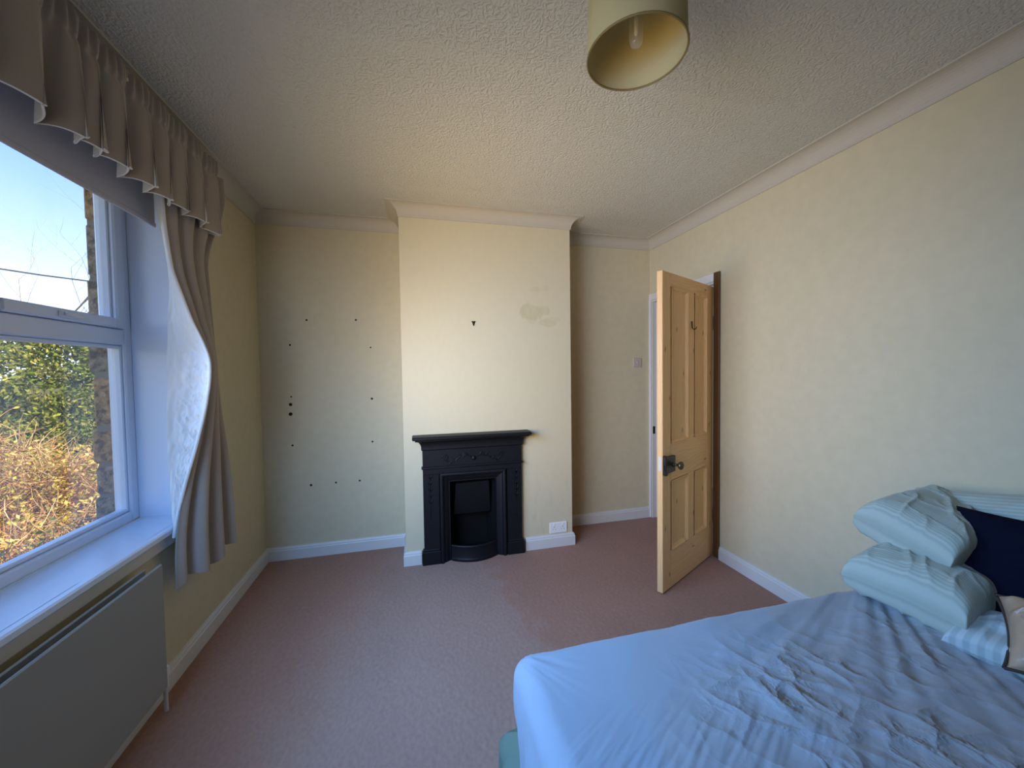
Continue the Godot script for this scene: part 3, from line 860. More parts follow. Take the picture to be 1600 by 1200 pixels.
func drapes() -> void:
	# roller blind let down a little inside the reveal
	var b := thing("roller_blind", "pale grey roller blind let down behind the gathered pelmet", "blind", Vector3(-0.03, 0, 0))
	obj("blind_cloth", box(Vector3(-0.001, 2.085, 1.095), Vector3(0.001, 2.33, WZ1 - 0.06)), M.blind, b)
	obj("bottom_bar", box(Vector3(-0.004, 2.068, 1.092), Vector3(0.004, 2.088, WZ1 - 0.057), 0.002), M.blind, b)
	obj("roller", tube([Vector3(0, 2.325, 1.05), Vector3(0, 2.325, WZ1 - 0.03)], 0.017, 0.017, 16), M.white, b)

	# gathered pelmet frill: soft folds that open towards the hem, pencil pleats at the top
	var v := thing("curtain_pelmet", "gathered taupe pelmet frill across the top of the window", "pelmet", Vector3.ZERO)
	var za := 0.86
	var zb := 3.78
	var ret := 0.115
	var n1 := noise(1.6, 2, 81)
	var n2 := noise(3.5, 2, 82)
	var top := 2.50
	var bot := 2.125
	var frill := func(u: float, t: float, back: float) -> Vector3:
		# u along: return from the wall, then the front; t down
		var s: float = u * (zb - za + ret)
		var big := pow(t, 0.8)
		var ph: float = s * 50.0 + 2.2 * sin(s * 7.3) + 4.0 * n1.get_noise_1d(s * 1.0)
		var fold := sin(ph) + 0.25 * sin(ph * 2.0 + 1.0)
		var amp := 0.006 + 0.036 * big * (0.75 + 0.7 * n2.get_noise_1d(s * 1.3 + 20.0))
		var pencil := 0.007 * sin(s * 230.0) * (1.0 - smoothstep(0.06, 0.3, t))
		var tape := -0.006 * smoothstep(0.17, 0.2, t) * (1.0 - smoothstep(0.2, 0.28, t))
		var o := fold * amp + pencil + tape + back
		var side := 0.030 * big * big * sin(ph * 2.0 + 0.5) * (0.7 + 0.6 * n2.get_noise_1d(s * 2.0))
		var y: float = lerp(top, bot + 0.014 * n1.get_noise_1d(s * 2.0 + 7.0), t)
		if s < ret:
			return Vector3(0.005 + s + side * 0.4, y, za - o * 0.7 * smoothstep(0.0, 0.05, s))
		return Vector3(0.005 + ret + o, y, za + (s - ret) + side)
	obj("frill", grid(1500, 34, func(u, t): return frill.call(u, t, 0.0)), M.taupe, v)
	obj("frill_lining", grid(1500, 16, func(u, t): return frill.call(u, 0.16 + t * 0.84, -0.004), true), M.lining, v)
	obj("frill_hem", grid(1500, 3, func(u, t):
		var p: Vector3 = frill.call(u, 1.0, lerp(0.0015, -0.0055, t))
		return p - Vector3(0, 0.003 * sin(t * PI), 0)), M.lining, v)
	obj("pelmet_rail", box(Vector3(0.005, 2.47, za + 0.008), Vector3(0.108, 2.485, zb), 0.002), M.white, v)

	# the right-hand curtain, its leading edge turned so that the pale lining shows
	var c := thing("curtain", "taupe curtain bunched right of the window, pale lining turned out", "curtain", Vector3.ZERO)
	var lead := [Vector3(0.06, 2.46, 1.21), Vector3(0.07, 2.062, 1.211), Vector3(0.09, 1.859, 1.21), Vector3(0.11, 1.753, 1.187), Vector3(0.14, 1.634, 1.172), Vector3(0.17, 1.53, 1.147), Vector3(0.185, 1.442, 1.137), Vector3(0.17, 1.294, 1.137), Vector3(0.13, 1.09, 1.149), Vector3(0.09, 0.896, 1.184), Vector3(0.05, 0.674, 1.199)]
	var left := [Vector3(0.04, 2.46, 1.19), Vector3(0.03, 2.155, 1.195), Vector3(0.02, 1.988, 1.135), Vector3(0.015, 1.855, 1.097), Vector3(0.012, 1.473, 1.129), Vector3(0.012, 1.069, 1.153), Vector3(0.03, 0.785, 1.18), Vector3(0.046, 0.674, 1.196)]
	var w1 := noise(7.0, 3, 91)
	var w2 := noise(14.0, 2, 92, FastNoiseLite.FRACTAL_RIDGED)
	obj("lining_flap", grid(40, 160, func(u, t):
		var y: float = lerp(2.46, 0.675, t)
		var a := at_height(left, y)
		var e := at_height(lead, y)
		var p := a.lerp(e, u)
		var wide := (e - a).length()
		# soft hollow across the flap, diagonal drags from the leading edge, small puckers near the seam
		var q := 0.02 * sin(u * PI) * minf(1.0, wide * 6.0)
		var pk := 0.016 * w2.get_noise_2d(y * 1.6 + u * 0.22, u * 0.10 + 3.0) * smoothstep(0.05, 0.5, u) * (1.0 - smoothstep(0.93, 1.0, u)) * smoothstep(1.75, 1.4, y)
		var drag := 0.008 * w1.get_noise_2d((y - u * 0.25) * 0.9, u * 0.5)
		p.z += (-q + pk + drag) * minf(1.0, wide * 12.0)
		return p), M.lining, c)
	# turned hem along the leading edge
	obj("lining_hem", grid(8, 160, func(u, t):
		var y: float = lerp(2.46, 0.675, t)
		var e := at_height(lead, y)
		var a: float = -0.4 + u * PI * 1.1
		return e + Vector3(0.007 * cos(a) - 0.004, 0, 0.008 * sin(a) + 0.001)), M.lining, c)
	var right := [Vector3(0.09, 2.46, 0.745), Vector3(0.09, 2.29, 0.755), Vector3(0.07, 2.005, 0.887), Vector3(0.06, 1.846, 0.872), Vector3(0.06, 1.549, 0.849), Vector3(0.06, 1.278, 0.824), Vector3(0.07, 0.998, 0.799), Vector3(0.08, 0.646, 0.795), Vector3(0.08, 0.445, 0.787)]
	var inner := [Vector3(0.055, 2.46, 1.2), Vector3(0.064, 2.062, 1.203), Vector3(0.085, 1.859, 1.2), Vector3(0.105, 1.753, 1.178), Vector3(0.13, 1.634, 1.16), Vector3(0.155, 1.53, 1.136), Vector3(0.165, 1.442, 1.125), Vector3(0.15, 1.294, 1.125), Vector3(0.115, 1.09, 1.14), Vector3(0.085, 0.896, 1.18), Vector3(0.07, 0.674, 1.225), Vector3(0.075, 0.44, 1.25)]
	var drape := func(u: float, t: float, back: float) -> Vector3:
		var y: float = lerp(2.46, 0.46 + 0.02 * sin(u * 9.0), t)
		var a := at_height(inner, y)
		var e := at_height(right, y)
		var p := a.lerp(e, u)
		var amp := 0.036 * (0.55 + 0.45 * smoothstep(1.2, 0.6, y)) * smoothstep(0.0, 0.15, u)
		var fold := sin(u * TAU * 3.05 + 0.6 + 0.5 * sin(y * 2.1))
		fold = signf(fold) * pow(absf(fold), 0.8)
		p.x += fold * amp + back + 0.012 * smoothstep(0.0, 0.2, u)
		p.z += 0.012 * cos(u * TAU * 3.05 + 0.6) * smoothstep(0.0, 0.15, u)
		p.x = maxf(p.x, 0.014 + back)
		return p
	obj("curtain_face", grid(110, 90, func(u, t): return drape.call(u, t, 0.0), true), M.taupe, c)
	obj("curtain_back", grid(110, 60, func(u, t): return drape.call(u, t, -0.006)), M.lining, c)

func poly_x(t: Array, z: float) -> float:
	# x of a line given as (x, z) points with z rising
	if z <= t[0].y:
		return t[0].x + (t[0].y - z) * (t[0].x - t[1].x) / (t[1].y - t[0].y)
	for i in t.size() - 1:
		if z <= t[i + 1].y:
			return lerpf(t[i].x, t[i + 1].x, (z - t[i].y) / (t[i + 1].y - t[i].y))
	return t[-1].x

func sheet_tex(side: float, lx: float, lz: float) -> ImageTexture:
	# pale blue cotton, stepping to grey along curved lines
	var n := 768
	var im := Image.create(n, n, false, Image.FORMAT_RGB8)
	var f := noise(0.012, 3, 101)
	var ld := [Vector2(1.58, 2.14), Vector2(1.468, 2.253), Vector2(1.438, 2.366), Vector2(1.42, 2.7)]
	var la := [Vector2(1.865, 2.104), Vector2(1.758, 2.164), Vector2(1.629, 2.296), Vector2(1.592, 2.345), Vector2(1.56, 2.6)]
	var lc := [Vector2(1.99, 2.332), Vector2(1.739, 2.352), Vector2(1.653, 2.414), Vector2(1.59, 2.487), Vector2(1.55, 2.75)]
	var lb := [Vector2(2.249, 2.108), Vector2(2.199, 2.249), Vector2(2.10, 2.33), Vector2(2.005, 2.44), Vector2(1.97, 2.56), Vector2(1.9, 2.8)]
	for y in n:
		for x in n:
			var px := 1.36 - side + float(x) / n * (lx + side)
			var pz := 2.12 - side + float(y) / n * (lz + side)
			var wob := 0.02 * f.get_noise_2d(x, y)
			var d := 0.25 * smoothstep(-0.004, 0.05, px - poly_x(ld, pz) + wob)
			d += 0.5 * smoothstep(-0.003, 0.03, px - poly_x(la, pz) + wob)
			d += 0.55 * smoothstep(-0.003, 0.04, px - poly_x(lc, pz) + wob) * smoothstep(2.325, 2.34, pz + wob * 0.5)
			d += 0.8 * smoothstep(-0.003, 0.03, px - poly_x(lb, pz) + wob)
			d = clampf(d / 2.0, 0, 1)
			var c := Vector3(0.275, 0.365, 0.455).lerp(Vector3(0.32, 0.345, 0.365), d)  # towards the head, the more neutral light is put into the colour
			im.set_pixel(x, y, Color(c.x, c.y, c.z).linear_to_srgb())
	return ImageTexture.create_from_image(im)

func crumple(x: float, z: float, c1: FastNoiseLite, c2: FastNoiseLite, m: FastNoiseLite) -> float:
	# creased facets: ridges where two cells of cloth meet, softened and broken up
	var a := clampf(c1.get_noise_2d(x * 0.75 + z * 0.65, z * 1.2 - x * 1.0) + 1.0, 0, 1)
	var b := clampf(c2.get_noise_2d(x * 0.9 - z * 0.5, z * 0.6 + x * 0.45) + 1.0, 0, 1)
	var k := 0.5 + 0.5 * m.get_noise_2d(x * 3.0, z * 3.0)
	var k2 := smoothstep(0.35, 0.75, 0.5 + 0.5 * m.get_noise_2d(x * 5.0 + 9.0, z * 5.0))
	return pow(1.0 - a, 2.2) * (0.35 + 0.65 * k) + 0.5 * pow(1.0 - b, 2.5) * k2

func sheet_relief(side: float, lx: float, lz: float) -> ImageTexture:
	var n := 900
	var im := Image.create(n, n, false, Image.FORMAT_RF)
	var c1 := noise(7.0, 1, 121, FastNoiseLite.FRACTAL_NONE)
	var c2 := noise(16.0, 1, 122, FastNoiseLite.FRACTAL_NONE)
	for c in [c1, c2]:
		c.noise_type = FastNoiseLite.TYPE_CELLULAR
		c.cellular_return_type = FastNoiseLite.RETURN_DISTANCE2_SUB
		c.cellular_jitter = 1.0
		c.domain_warp_enabled = true
		c.domain_warp_amplitude = 0.05
		c.domain_warp_frequency = 3.0
	var m := noise(1.0, 2, 123)
	for y in n:
		for x in n:
			var px := -side + float(x) / n * (lx + side)
			var pz := -side + float(y) / n * (lz + side)
			var mid := smoothstep(0.34, 0.72, px + 0.35 * pz) * smoothstep(0.05, 0.3, pz) * (0.45 + 0.55 * smoothstep(0.3, 0.6, 0.5 + 0.6 * m.get_noise_2d(px * 2.2, pz * 2.2)))
			var h := 0.0
			if mid > 0.0:
				h += mid * crumple(px, pz, c1, c2, m)
			# ripples along the foot of the bed
			h += 0.16 * smoothstep(0.55, 0.2, absf(px - 0.28)) * smoothstep(0.2, 0.45, pz) * m.get_noise_2d(pz * 26.0 + px * 16.0, px * 5.0)
			im.set_pixel(x, y, Color(h * 0.5 + 0.3, 0, 0))
	return ImageTexture.create_from_image(im)

func bed() -> void:
	var b := thing("bed", "double bed with gathered green valance round the base", "bed", Vector3(1.36, 0, 2.12))
	var TOP := 0.565
	# base with gathered cloth round it
	var vm := mat(col(104, 122, 108), 0.85, 0.2)
	vm.backlight_enabled = false
	obj("divan_base", box(Vector3(0.0, 0.02, 0.0), Vector3(1.85, 0.32, 1.43), 0.02), mat(col(150, 160, 155), 0.9), b)
	var gl := 1.43 + 1.85
	obj("valance", grid(700, 12, func(u, t):
		var s: float = u * gl
		var r := 0.05
		var p := Vector3.ZERO
		var n := Vector3.ZERO
		if s < 1.43:
			p = Vector3(0, 0, 1.43 - s); n = Vector3(-1, 0, 0)
		else:
			p = Vector3(s - 1.43, 0, 0); n = Vector3(0, 0, -1)
		var d := absf(s - 1.43)
		if d < r:
			n = Vector3(-1, 0, 0).slerp(Vector3(0, 0, -1), 0.5 + (s - 1.43) / r * 0.5).normalized()
		var fo: float = 0.010 * sin(s * 95.0 + 2.0 * sin(s * 13.0)) * (0.3 + 0.7 * t)
		var o: float = lerpf(-0.03, 0.042, sqrt(clampf(t / 0.16, 0.0, 1.0))) + fo * smoothstep(0.0, 0.2, t)
		return p + n * o + Vector3(0, lerpf(0.325, 0.006, t) , 0)), vm, b)
	obj("mattress", box(Vector3(0.012, 0.32, 0.012), Vector3(1.845, TOP - 0.014, 1.42), 0.05), mat(col(215, 215, 210), 0.9), b)

	# fitted sheet: pulled tight at the foot, crumpled in the middle, dragged towards the pillows
	var sm := mat(Color.WHITE, 0.85, 0.25)
	sm.rim_enabled = true
	sm.rim = 0.3
	var sh := MeshInstance3D.new()
	var x0 := 1.36
	var z0 := 2.12
	var lx := 1.865
	var lz := 1.45
	var side := 0.30
	var rr := 0.055
	var na := noise(1.0, 2, 111, FastNoiseLite.FRACTAL_RIDGED)
	var nb := noise(1.0, 2, 112)
	na.domain_warp_enabled = true
	na.domain_warp_amplitude = 0.9
	na.domain_warp_frequency = 0.5
	var height := func(x: float, z: float) -> float:
		var px := x - x0
		var pz := z - z0
		var h := 0.0
		# crumple, strongest in the middle where people lie
		var mid := smoothstep(0.28, 0.75, px + 0.35 * pz - 0.08) * smoothstep(0.0, 0.25, pz)
		var k := na.get_noise_2d(x * 3.2 + z * 1.6, z * 4.2 - x * 1.2)
		h += 0.006 * mid * maxf(0.0, k)
		# fan of drag folds below the pillows, running to the foot of the bed
		var ang := atan2(z - 2.0, 2.95 - x)
		var rad := Vector2(z - 2.0, 2.95 - x).length()
		var fan := smoothstep(0.2, 0.45, rad) * (1.0 - smoothstep(0.7, 1.15, rad))
		h += 0.010 * fan * nb.get_noise_2d(ang * 8.5, rad * 0.7)
		# creases at the foot edge and corner
		var cd := Vector2(px, pz).length()
		h += 0.005 * exp(-pow(cd / 0.16, 2)) * nb.get_noise_2d(atan2(pz, px) * 6.0, cd * 3.0)
		h += 0.004 * smoothstep(0.45, 0.1, px) * smoothstep(0.3, 0.75, pz) * nb.get_noise_2d(z * 9.0 + px * 5.0, px * 2.0)
		h += 0.004 * nb.get_noise_2d(x * 2.2, z * 2.2)
		return h
	var nu := 330
	var nv := 270
	sh.mesh = grid(nu, nv, func(u, t):
		var ex: float = -side + u * (lx + side)
		var ez: float = -side + t * (lz + side)
		var ix := maxf(ex, rr)
		var iz := maxf(ez, rr)
		var off := Vector2(ex - ix, ez - iz)
		var dd := off.length()
		var dir := off / dd if dd > 1e-6 else Vector2.ZERO
		# at the corner the cloth is gathered, so its depth follows the nearer side
		var reach := maxf(absf(off.x), absf(off.y))
		var hgt: float = height.call(x0 + maxf(ex, 0.0), z0 + maxf(ez, 0.0))
		if dd < 1e-6:
			return Vector3(x0 + ex, TOP + hgt, z0 + ez)
		var q := reach
		var a := minf(q / rr, PI / 2)
		var down: float = rr * (1 - cos(a)) + maxf(0.0, q - rr * PI / 2)
		var o: float = rr * sin(a)
		# side: tight at the corner, then a loose hem that flares out
		var along_side: float = iz if absf(off.x) >= absf(off.y) else ix
		var low := smoothstep(0.05, 0.27, down)
		var flare := low * (0.05 * smoothstep(0.05, 0.35, along_side) - 0.006)
		var rip := 0.006 * sin(along_side * 46.0 + 3.0 * sin(along_side * 9.0)) * low
		var ww := 0.004 * nb.get_noise_2d(along_side * 7.0, down * 5.0)
		o += flare + rip + ww + 0.008 * sin(clampf(down / 0.25, 0, 1) * PI)
		var p2 := Vector2(x0 + ix, z0 + iz) + dir * o
		return Vector3(p2.x, TOP - down + hgt * (1 - low), p2.y), true)
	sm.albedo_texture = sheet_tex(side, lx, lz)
	sm.heightmap_enabled = true
	sm.heightmap_texture = sheet_relief(side, lx, lz)
	sm.heightmap_scale = 3.4
	sh.material_override = sm
	sh.name = numbered("fitted_sheet")
	add_child(sh)
	sm.texture_repeat = false
	tag(sh, "pale blue crumpled fitted sheet stretched over the bed", "sheet")

func stripe_mat(a: Color, b: Color, n: int, turn := false) -> StandardMaterial3D:
	var im := Image.create(256, 256, false, Image.FORMAT_RGB8)
	for y in 256:
		for x in 256:
			var s := (y if not turn else x) * n / 256.0
			var f := s - floorf(s)
			var k := smoothstep(0.0, 0.12, f) * (1.0 - smoothstep(0.5, 0.62, f))
			im.set_pixel(x, y, a.lerp(b, k))
	var m := mat(Color.WHITE, 0.75, 0.3)
	m.albedo_texture = ImageTexture.create_from_image(im)
	m.rim_enabled = true
	m.rim = 0.3
	return m

# a stuffed case w by h by t, face up along z; flat = how much of the thickness lies below the seam
func pillow(w: float, h: float, t: float, s: int, wr: float, flat := 0.45, full := 0.5, twist := 0.0, sag := 0.0) -> ArrayMesh:
	var n1 := noise(1.0, 1, s, FastNoiseLite.FRACTAL_RIDGED)
	var n2 := noise(1.0, 2, s + 1)
	n1.domain_warp_enabled = true
	n1.domain_warp_amplitude = 0.35
	n1.domain_warp_frequency = 0.4
	var half := func(u: float, v: float, up: float) -> Vector3:
		var x := u * 2 - 1
		var y := v * 2 - 1
		var rnd := 1.0 - 0.03 * pow(absf(x * y), 2.2)
		var px := x * w * 0.5 * (1 - 0.09 * (1 - y * y)) * rnd
		var py := y * h * 0.5 * (1 - 0.10 * (1 - x * x)) * rnd
		var e := pow(maxf(0.0, (1 - pow(absf(x), 5.0)) * (1 - pow(absf(y), 3.5))), full)
		var z := e * t * (1.0 - flat if up > 0 else -flat)
		# pulls running in from the seam and soft dents
		var rim := 1.0 - smoothstep(0.0, 0.75, e)
		var pull := n2.get_noise_2d(px * (16.0 if absf(y) > absf(x) else 4.0), py * (4.0 if absf(y) > absf(x) else 16.0))
		var cr := pow(maxf(0.0, n1.get_noise_2d(px * 2.6 + py * 3.0, py * 9.0 - px * 3.0)), 2.0)
		var cr2 := pow(maxf(0.0, n1.get_noise_2d(px * 9.0 + 5.0, py * 4.0 + px * 2.0)), 3.0)
		z += up * (wr * 0.8 * cr * e + wr * 0.35 * cr2 * e + wr * 1.2 * pull * rim * e + wr * 1.2 * n2.get_noise_2d(px * 3.0 + 9, py * 3.0) * e)
		z += twist * x * y + sag * (x * x) + 0.3 * wr * n2.get_noise_2d(px * 6, py * 6)
		return Vector3(px, py, z)
	return merge([grid(120, 84, func(u, v): return half.call(u, v, 1.0)), grid(70, 50, func(u, v): return half.call(u, v, -1.0), true)])

func place(o: Node3D, at: Vector3, x: Vector3, up: Vector3) -> void:
	# x: direction of the long side; up: the way the face points
	var a := x.normalized()
	var c := (up - a * up.dot(a)).normalized()
	o.transform = Transform3D(Basis(a, c.cross(a), c), at)

func pillows() -> void:
	var duck := stripe_mat(col(156, 168, 156), col(172, 183, 171), 34)
	var duck2 := stripe_mat(col(156, 168, 156), col(172, 183, 171), 48, true)
	var blue := stripe_mat(col(160, 176, 176), col(180, 194, 193), 16, true)
	# long pillow against the wall
	var o := thing("pillow", "duck-egg striped pillow standing along the wall, topmost at the back", "pillow", Vector3.ZERO, "pillows heaped at the head of the bed")
	place(o, Vector3(3.075, 0.78, 2.52), Vector3(0, 0.24, 1), Vector3(-1, 0.25, -0.1))
	obj("pillowcase", pillow(0.86, 0.44, 0.20, 201, 0.010, 0.4, 0.36), duck, o)
	# upper lying pillow
	o = thing("pillow", "duck-egg striped pillow slumped on another pillow, left of the navy cushion", "pillow", Vector3.ZERO, "pillows heaped at the head of the bed")
	place(o, Vector3(2.93, 0.795, 2.235), Vector3(0.94, 0.02, -0.05), Vector3(-0.10, 1.0, 0.40))
	obj("pillowcase", pillow(0.42, 0.29, 0.20, 211, 0.012, 0.45, 0.28, 0.012, -0.01), duck2, o)
	# lower lying pillow
	o = thing("pillow", "duck-egg striped pillow lying on the sheet, lowest of the heap", "pillow", Vector3.ZERO, "pillows heaped at the head of the bed")
	place(o, Vector3(2.875, 0.635, 2.29), Vector3(0.98, 0.0, -0.10), Vector3(-0.06, 1, 0.10))
	obj("pillowcase", pillow(0.56, 0.33, 0.18, 221, 0.012, 0.38, 0.28, 0.012), duck2, o)
	# navy cushion
	o = thing("cushion", "plain dark navy square cushion propped against the pillows", "cushion")
	place(o, Vector3(2.93, 0.745, 2.52), Vector3(0.28, 0.03, 0.95), Vector3(-0.92, 0.34, 0.25))
	var navy := mat(col(17, 20, 36), 0.95, 0.15)
	obj("cushion_cover", pillow(0.44, 0.36, 0.13, 231, 0.006, 0.5, 0.45), navy, o)
	# empty striped case folded in front
	o = thing("pillowcase", "pale blue striped pillowcase lying folded in front of the navy cushion", "pillowcase")
	place(o, Vector3(2.745, 0.605, 2.63), Vector3(0.25, 0.02, 1), Vector3(-0.25, 1, 0.1))
	obj("folded_cloth", pillow(0.46, 0.22, 0.08, 241, 0.012, 0.3, 0.3, 0.012), blue, o)
	# satin cushion at the edge of view
	o = thing("cushion", "beige satin cushion with dark piping beside the folded pillowcase", "cushion")
	place(o, Vector3(2.75, 0.665, 2.68), Vector3(0.45, 0.05, 0.85), Vector3(-0.5, 0.85, 0.25))
	var satin := mat(col(176, 148, 120), 0.32, 0.5)
	var body := obj("cushion_cover", pillow(0.36, 0.22, 0.11, 251, 0.022, 0.45, 0.45), satin, o)
	var pts := []
	for i in 81:
		var a := i / 80.0 * 4.0
		var k := int(a) % 4
		var f := a - floorf(a)
		var q: Vector2 = [Vector2(-1 + 2 * f, -1), Vector2(1, -1 + 2 * f), Vector2(1 - 2 * f, 1), Vector2(-1, 1 - 2 * f)][k]
		pts.append(Vector3(q.x * 0.18 * (1 - 0.09 * (1 - q.y * q.y)), q.y * 0.11 * (1 - 0.10 * (1 - q.x * q.x)), 0))
	obj("piping", tube(pts, 0.004, 0.004, 6), mat(col(58, 46, 40), 0.6), o)

# ---------------------------------------------------------------- outside the window
func leaf_clump(s: int, n: int, size: float, spread: float) -> ArrayMesh:
	var rng := RandomNumberGenerator.new()
	rng.seed = s
	var st := begin()
	for i in n:
		var c := Vector3(rng.randf_range(-1, 1), rng.randf_range(-1, 1), rng.randf_range(-1, 1)) * spread
		var d := Vector3(rng.randf_range(-1, 1), rng.randf_range(-0.6, 1), rng.randf_range(-1, 1)).normalized()
		var w := d.cross(Vector3(rng.randf_range(-1, 1), rng.randf_range(-1, 1), rng.randf_range(-1, 1))).normalized()
		var nn := d.cross(w)
		var L := size * rng.randf_range(0.7, 1.3)
		var a := c - d * L * 0.5
		var b := c + d * L * 0.5
		var m := c + nn * L * 0.08
		tri(st, a, m + w * L * 0.28, b, nn)
		tri(st, a, b, m - w * L * 0.28, nn)
	return done(st)

func twig(s: int, n: int, length: float) -> ArrayMesh:
	var rng := RandomNumberGenerator.new()
	rng.seed = s
	var list := []
	for i in n:
		var p := Vector3(rng.randf_range(-1, 1), rng.randf_range(-1, 1), rng.randf_range(-1, 1)) * length * 0.3
		var d := Vector3(rng.randf_range(-1, 1), rng.randf_range(-0.3, 1), rng.randf_range(-1, 1)).normalized()
		var pts := [p]
		for k in 3:
			d = (d + Vector3(rng.randf_range(-1, 1), rng.randf_range(-1, 1), rng.randf_range(-1, 1)) * 0.35).normalized()
			p += d * length * 0.33
			pts.append(p)
		list.append(tube(pts, 0.004, 0.0015, 3))
	return merge(list)

func scatter(called: String, mesh: Mesh, m: Material, parent: Node, n: int, s: int, f: Callable, colors: Array) -> void:
	var rng := RandomNumberGenerator.new()
	rng.seed = s
	var mm := MultiMesh.new()
	mm.transform_format = MultiMesh.TRANSFORM_3D
	mm.use_colors = true
	mm.mesh = mesh
	mm.instance_count = n
	for i in n:
		var p: Vector3 = f.call(rng)
		var b := Basis.from_euler(Vector3(rng.randf_range(-0.6, 0.6), rng.randf() * TAU, rng.randf_range(-0.6, 0.6))).scaled(Vector3.ONE * rng.randf_range(0.7, 1.3))
		mm.set_instance_transform(i, Transform3D(b, p))
		var c: Color = colors[rng.randi() % colors.size()]
		mm.set_instance_color(i, (c * rng.randf_range(0.8, 1.2)).srgb_to_linear())
	var o := MultiMeshInstance3D.new()
	o.name = called
	o.multimesh = mm
	o.material_override = m
	parent.add_child(o, true)
	o.set_meta("kind", "stuff")

func branch(list: Array, rng: RandomNumberGenerator, p: Vector3, d: Vector3, length: float, r: float, depth: int) -> void:
	var pts := [p]
	for k in 4:
		d = (d + Vector3(rng.randf_range(-1, 1), rng.randf_range(-0.5, 0.8), rng.randf_range(-1, 1)) * 0.16).normalized()
		p += d * length * 0.25
		pts.append(p)
	list.append(tube(pts, r, r * 0.55, 5 if depth > 1 else 3))
	if depth == 0:
		return
	for k in 3:
		var q: Vector3 = pts[2 + k % 3]
		var nd := (d + Vector3(rng.randf_range(-1, 1), rng.randf_range(-0.3, 0.7), rng.randf_range(-1, 1)) * 0.8).normalized()
		branch(list, rng, q, nd, length * rng.randf_range(0.5, 0.75), r * 0.5, depth - 1)

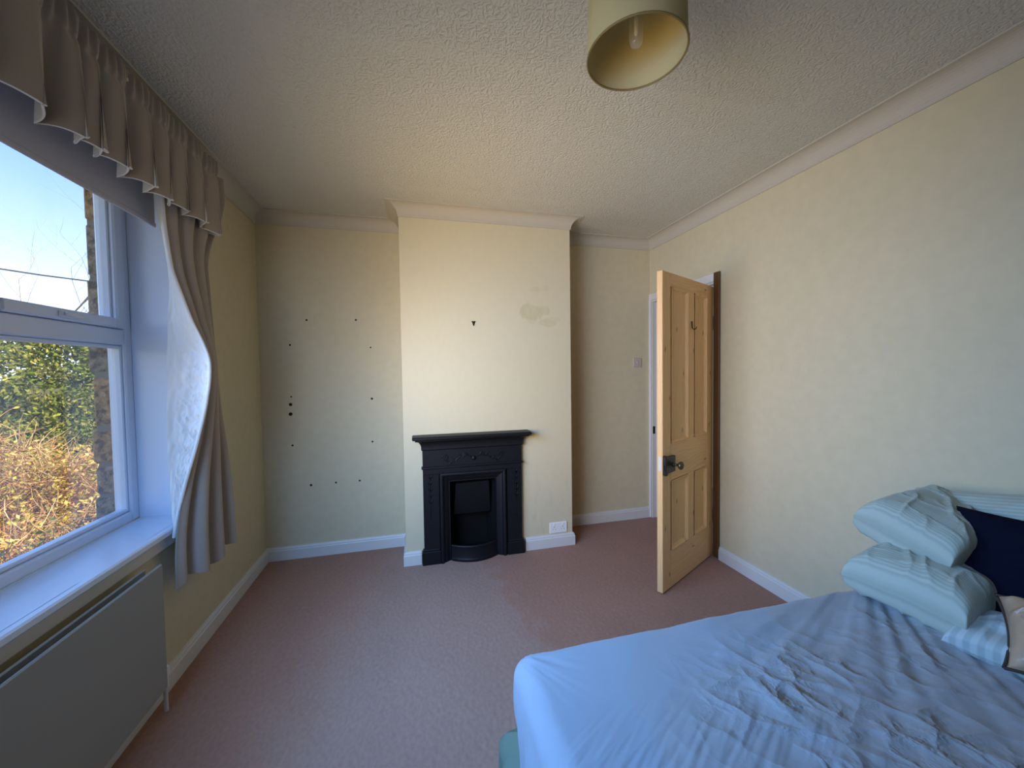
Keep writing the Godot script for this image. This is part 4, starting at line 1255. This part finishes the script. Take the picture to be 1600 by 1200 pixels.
func outside() -> void:
	# outer leaf of the house wall: stones by the window, plain masonry beyond
	var x0 := -0.385
	var x1 := -0.27
	var za := 0.955
	var zb := WZ1 + 0.03
	var st := begin()
	bx(st, Vector3(x0, -2.9, -3.0), Vector3(x1, 2.9, za - 0.42))
	bx(st, Vector3(x0, -2.9, zb + 0.42), Vector3(x1, 2.9, 6.0))
	bx(st, Vector3(x0, -2.9, za - 0.42), Vector3(x1, SILL - 0.16, zb + 0.42))
	bx(st, Vector3(x0, WTOP + 0.15, za - 0.42), Vector3(x1, 2.9, zb + 0.42))
	bx(st, Vector3(x0 + 0.012, SILL - 0.16, za - 0.42), Vector3(x1 - 0.002, WTOP + 0.15, za - 0.004))
	bx(st, Vector3(x0 + 0.012, SILL - 0.16, zb + 0.004), Vector3(x1 - 0.002, WTOP + 0.15, zb + 0.42))
	var o := struct("wall_outside", done(st), M.mortar, "stone outer wall of the house seen past the window frame", "wall")
	var ys := [0.56, 0.822, 0.972, 1.148, 1.402, 1.61, 1.86, 2.12, 2.30, 2.5]
	var rng := RandomNumberGenerator.new()
	rng.seed = 9
	for s in 2:
		for i in ys.size() - 1:
			var len := 0.40 if i % 2 == 0 else 0.22
			var j := rng.randf_range(-0.006, 0.006)
			var jx := rng.randf_range(-0.012, 0.006)
			var lo := Vector3(x0 + jx, ys[i] + 0.006, za - len if s == 0 else zb + j)
			var hi := Vector3(x1, ys[i + 1] - 0.006, za + j if s == 0 else zb + len)
			obj("stone", box(lo, hi, 0.012), M.stones[(i * 7 + s + 1) % 4 if i != 2 else 2], o)
	obj("stone_sill", box(Vector3(x0 - 0.05, SILL - 0.16, za), Vector3(x1 - 0.01, SILL - 0.03, zb), 0.01), M.stones[0], o)
	obj("stone_lintel", box(Vector3(x0 - 0.002, WTOP - 0.02, za - 0.1), Vector3(x1 - 0.01, WTOP + 0.2, zb + 0.1), 0.01), M.stones[1], o)

	var gm := mat(Color.WHITE, 1.0, 0.1)
	gm.albedo_texture = noise_tex(noise(0.03, 4, 131), 256, ramp([col(96, 98, 42), col(150, 138, 66), col(172, 150, 96)], [0.3, 0.5, 0.75]))
	gm.uv1_triplanar = true
	gm.uv1_world_triplanar = true
	gm.uv1_scale = Vector3(0.4, 0.4, 0.4)
	struct("ground", box(Vector3(-45, -3.1, -45), Vector3(-0.385, -2.9, 30)), gm, "rough sunlit grass of the garden below the window", "ground")

	var leafm := mat(Color.WHITE, 0.8, 0.2)
	leafm.vertex_color_use_as_albedo = true
	leafm.backlight_enabled = true
	leafm.backlight = Color(0.3, 0.3, 0.2)
	var twm := mat(Color.WHITE, 0.9, 0.2)
	twm.vertex_color_use_as_albedo = true
	var cl := leaf_clump(1, 16, 0.075, 0.13)
	var cl2 := leaf_clump(2, 12, 0.06, 0.16)
	var tw := twig(3, 8, 0.32)
	# dense evergreen hedge at the end of the garden
	var dir := Vector3(-0.70, 0, -0.71)
	var acr := Vector3(0.71, 0, -0.70)
	var hb := Vector3(1.1, 0, 3.2) + dir * 11.5
	var h := thing("hedge", "dense yellow-green evergreen hedge beyond the brambles", "hedge", Vector3(hb.x, -2.9, hb.z))
	obj("hedge_core", box(Vector3(-4.2, 0, -4.2), Vector3(4.2, 0.1, 4.2), 0.04), mat(col(52, 56, 24), 1.0, 0.1), h)
	var bulge := noise(0.5, 2, 141)
	scatter("foliage", cl, leafm, h, 9000, 5, func(r):
		var a: float = r.randf_range(-5.0, 5.0)
		var top: float = 5.05 + 0.35 * bulge.get_noise_1d(a * 2.0) - 0.02 * a * a
		var y: float = top * (1.0 - pow(r.randf(), 1.3))
		var th: float = 0.9 * sqrt(maxf(0.05, 1.0 - pow(y / top, 6.0)))
		var dep: float = -th + 0.25 * bulge.get_noise_2d(a * 2.5, y * 2.5) + r.randf_range(0, 0.35)
		return acr * a + dir * dep + Vector3(0, y, 0), [col(120, 132, 52), col(142, 146, 62), col(98, 116, 44), col(160, 156, 78)])
	# tangle of brambles and bare shrubs in front of it
	var spots := [[-0.2, 4.6, 1.9, 2.6], [0.7, 5.6, 1.6, 3.0], [-0.9, 6.6, 1.7, 3.35], [0.5, 7.8, 1.7, 3.75], [-0.5, 9.3, 1.6, 4.0], [1.7, 7.2, 1.5, 3.4], [-2.2, 8.2, 1.6, 3.7]]
	var thick := Vector3(1.1, -2.9, 3.2) + dir * 6.5
	var t := thing("bramble_thicket", "tangled straw and olive bramble thicket filling the garden below the window", "shrub", thick)
	for i in spots.size():
		var q = spots[i]
		var c: Vector3 = Vector3(1.1, 0, 3.2) + dir * q[1] + acr * q[0]
		c.y = -2.9
		if c.x > -0.385 - q[2]:
			c.x = -0.4 - q[2]
		var base: Vector3 = c - thick
		var list := []
		var r2 := RandomNumberGenerator.new()
		r2.seed = 300 + i
		for k in 7:
			var a := k / 7.0 * TAU
			branch(list, r2, base + Vector3(cos(a) * 0.15, 0, sin(a) * 0.15), Vector3(cos(a) * 0.5, 1.0, sin(a) * 0.5).normalized(), q[3] * 0.42, 0.014, 3)
		obj("stems", merge(list), mat(col(168, 138, 104), 0.9, 0.2), t)
		var shape := func(r: RandomNumberGenerator) -> Vector3:
			var d := Vector3(r.randf_range(-1, 1), r.randf_range(-0.15, 1), r.randf_range(-1, 1)).normalized()
			var k: float = pow(r.randf(), 0.22) * (0.92 + 0.16 * bulge.get_noise_3d(d.x * 3 + i, d.y * 3, d.z * 3))
			return base + Vector3(d.x * q[2] * k, q[3] * (0.42 + 0.58 * d.y * k) if d.y > 0 else q[3] * (0.42 + d.y), d.z * q[2] * k)
		scatter("twigs", tw, twm, t, 1500, 400 + i, shape, [col(216, 176, 122), col(196, 146, 102), col(230, 200, 150), col(180, 124, 92)])
		scatter("foliage", cl2, leafm, t, 2600, 500 + i, shape, [col(200, 182, 96), col(176, 166, 74), col(222, 192, 120), col(164, 156, 62), col(206, 160, 98)])
	# pale bare sapling standing in the brambles
	var sp := Vector3(1.1, 0, 3.2) + dir * 6.0 + acr * 0.05
	var sap := thing("sapling", "pale bare-stemmed sapling rising out of the brambles", "tree", Vector3(sp.x, -2.9, sp.z))
	var l2 := []
	var r3 := RandomNumberGenerator.new()
	r3.seed = 77
	branch(l2, r3, Vector3.ZERO, Vector3(-0.1, 1, -0.05).normalized(), 2.3, 0.022, 4)
	obj("stem", merge(l2), mat(col(214, 192, 158), 0.8, 0.2), sap)
	# bare tree far beyond the hedge
	var tp := Vector3(1.1, 0, 3.2) + dir * 17.0 + acr * 1.9
	var tr := thing("bare_tree", "leafless tree behind the hedge, beside the stone reveal", "tree", Vector3(tp.x, -2.9, tp.z))
	l2 = []
	r3.seed = 88
	branch(l2, r3, Vector3.ZERO, Vector3.UP, 5.0, 0.05, 5)
	obj("trunk", merge(l2), mat(col(150, 132, 116), 0.9, 0.2), tr)
	# overhead cable
	var cp := []
	for i in 25:
		var a := lerpf(-9.0, 9.0, i / 24.0)
		var b := Vector3(1.1, 0, 3.2) + dir * 10.0 + acr * a
		cp.append(Vector3(b.x, 3.16 + 0.10 * pow(a * 0.5, 2) - 0.09 * a, b.z))
	var cable := obj("overhead_cable", tube(cp, 0.012, 0.012, 6), mat(col(40, 42, 48), 0.6))
	tag(cable, "thin dark overhead cable crossing the sky", "cable")
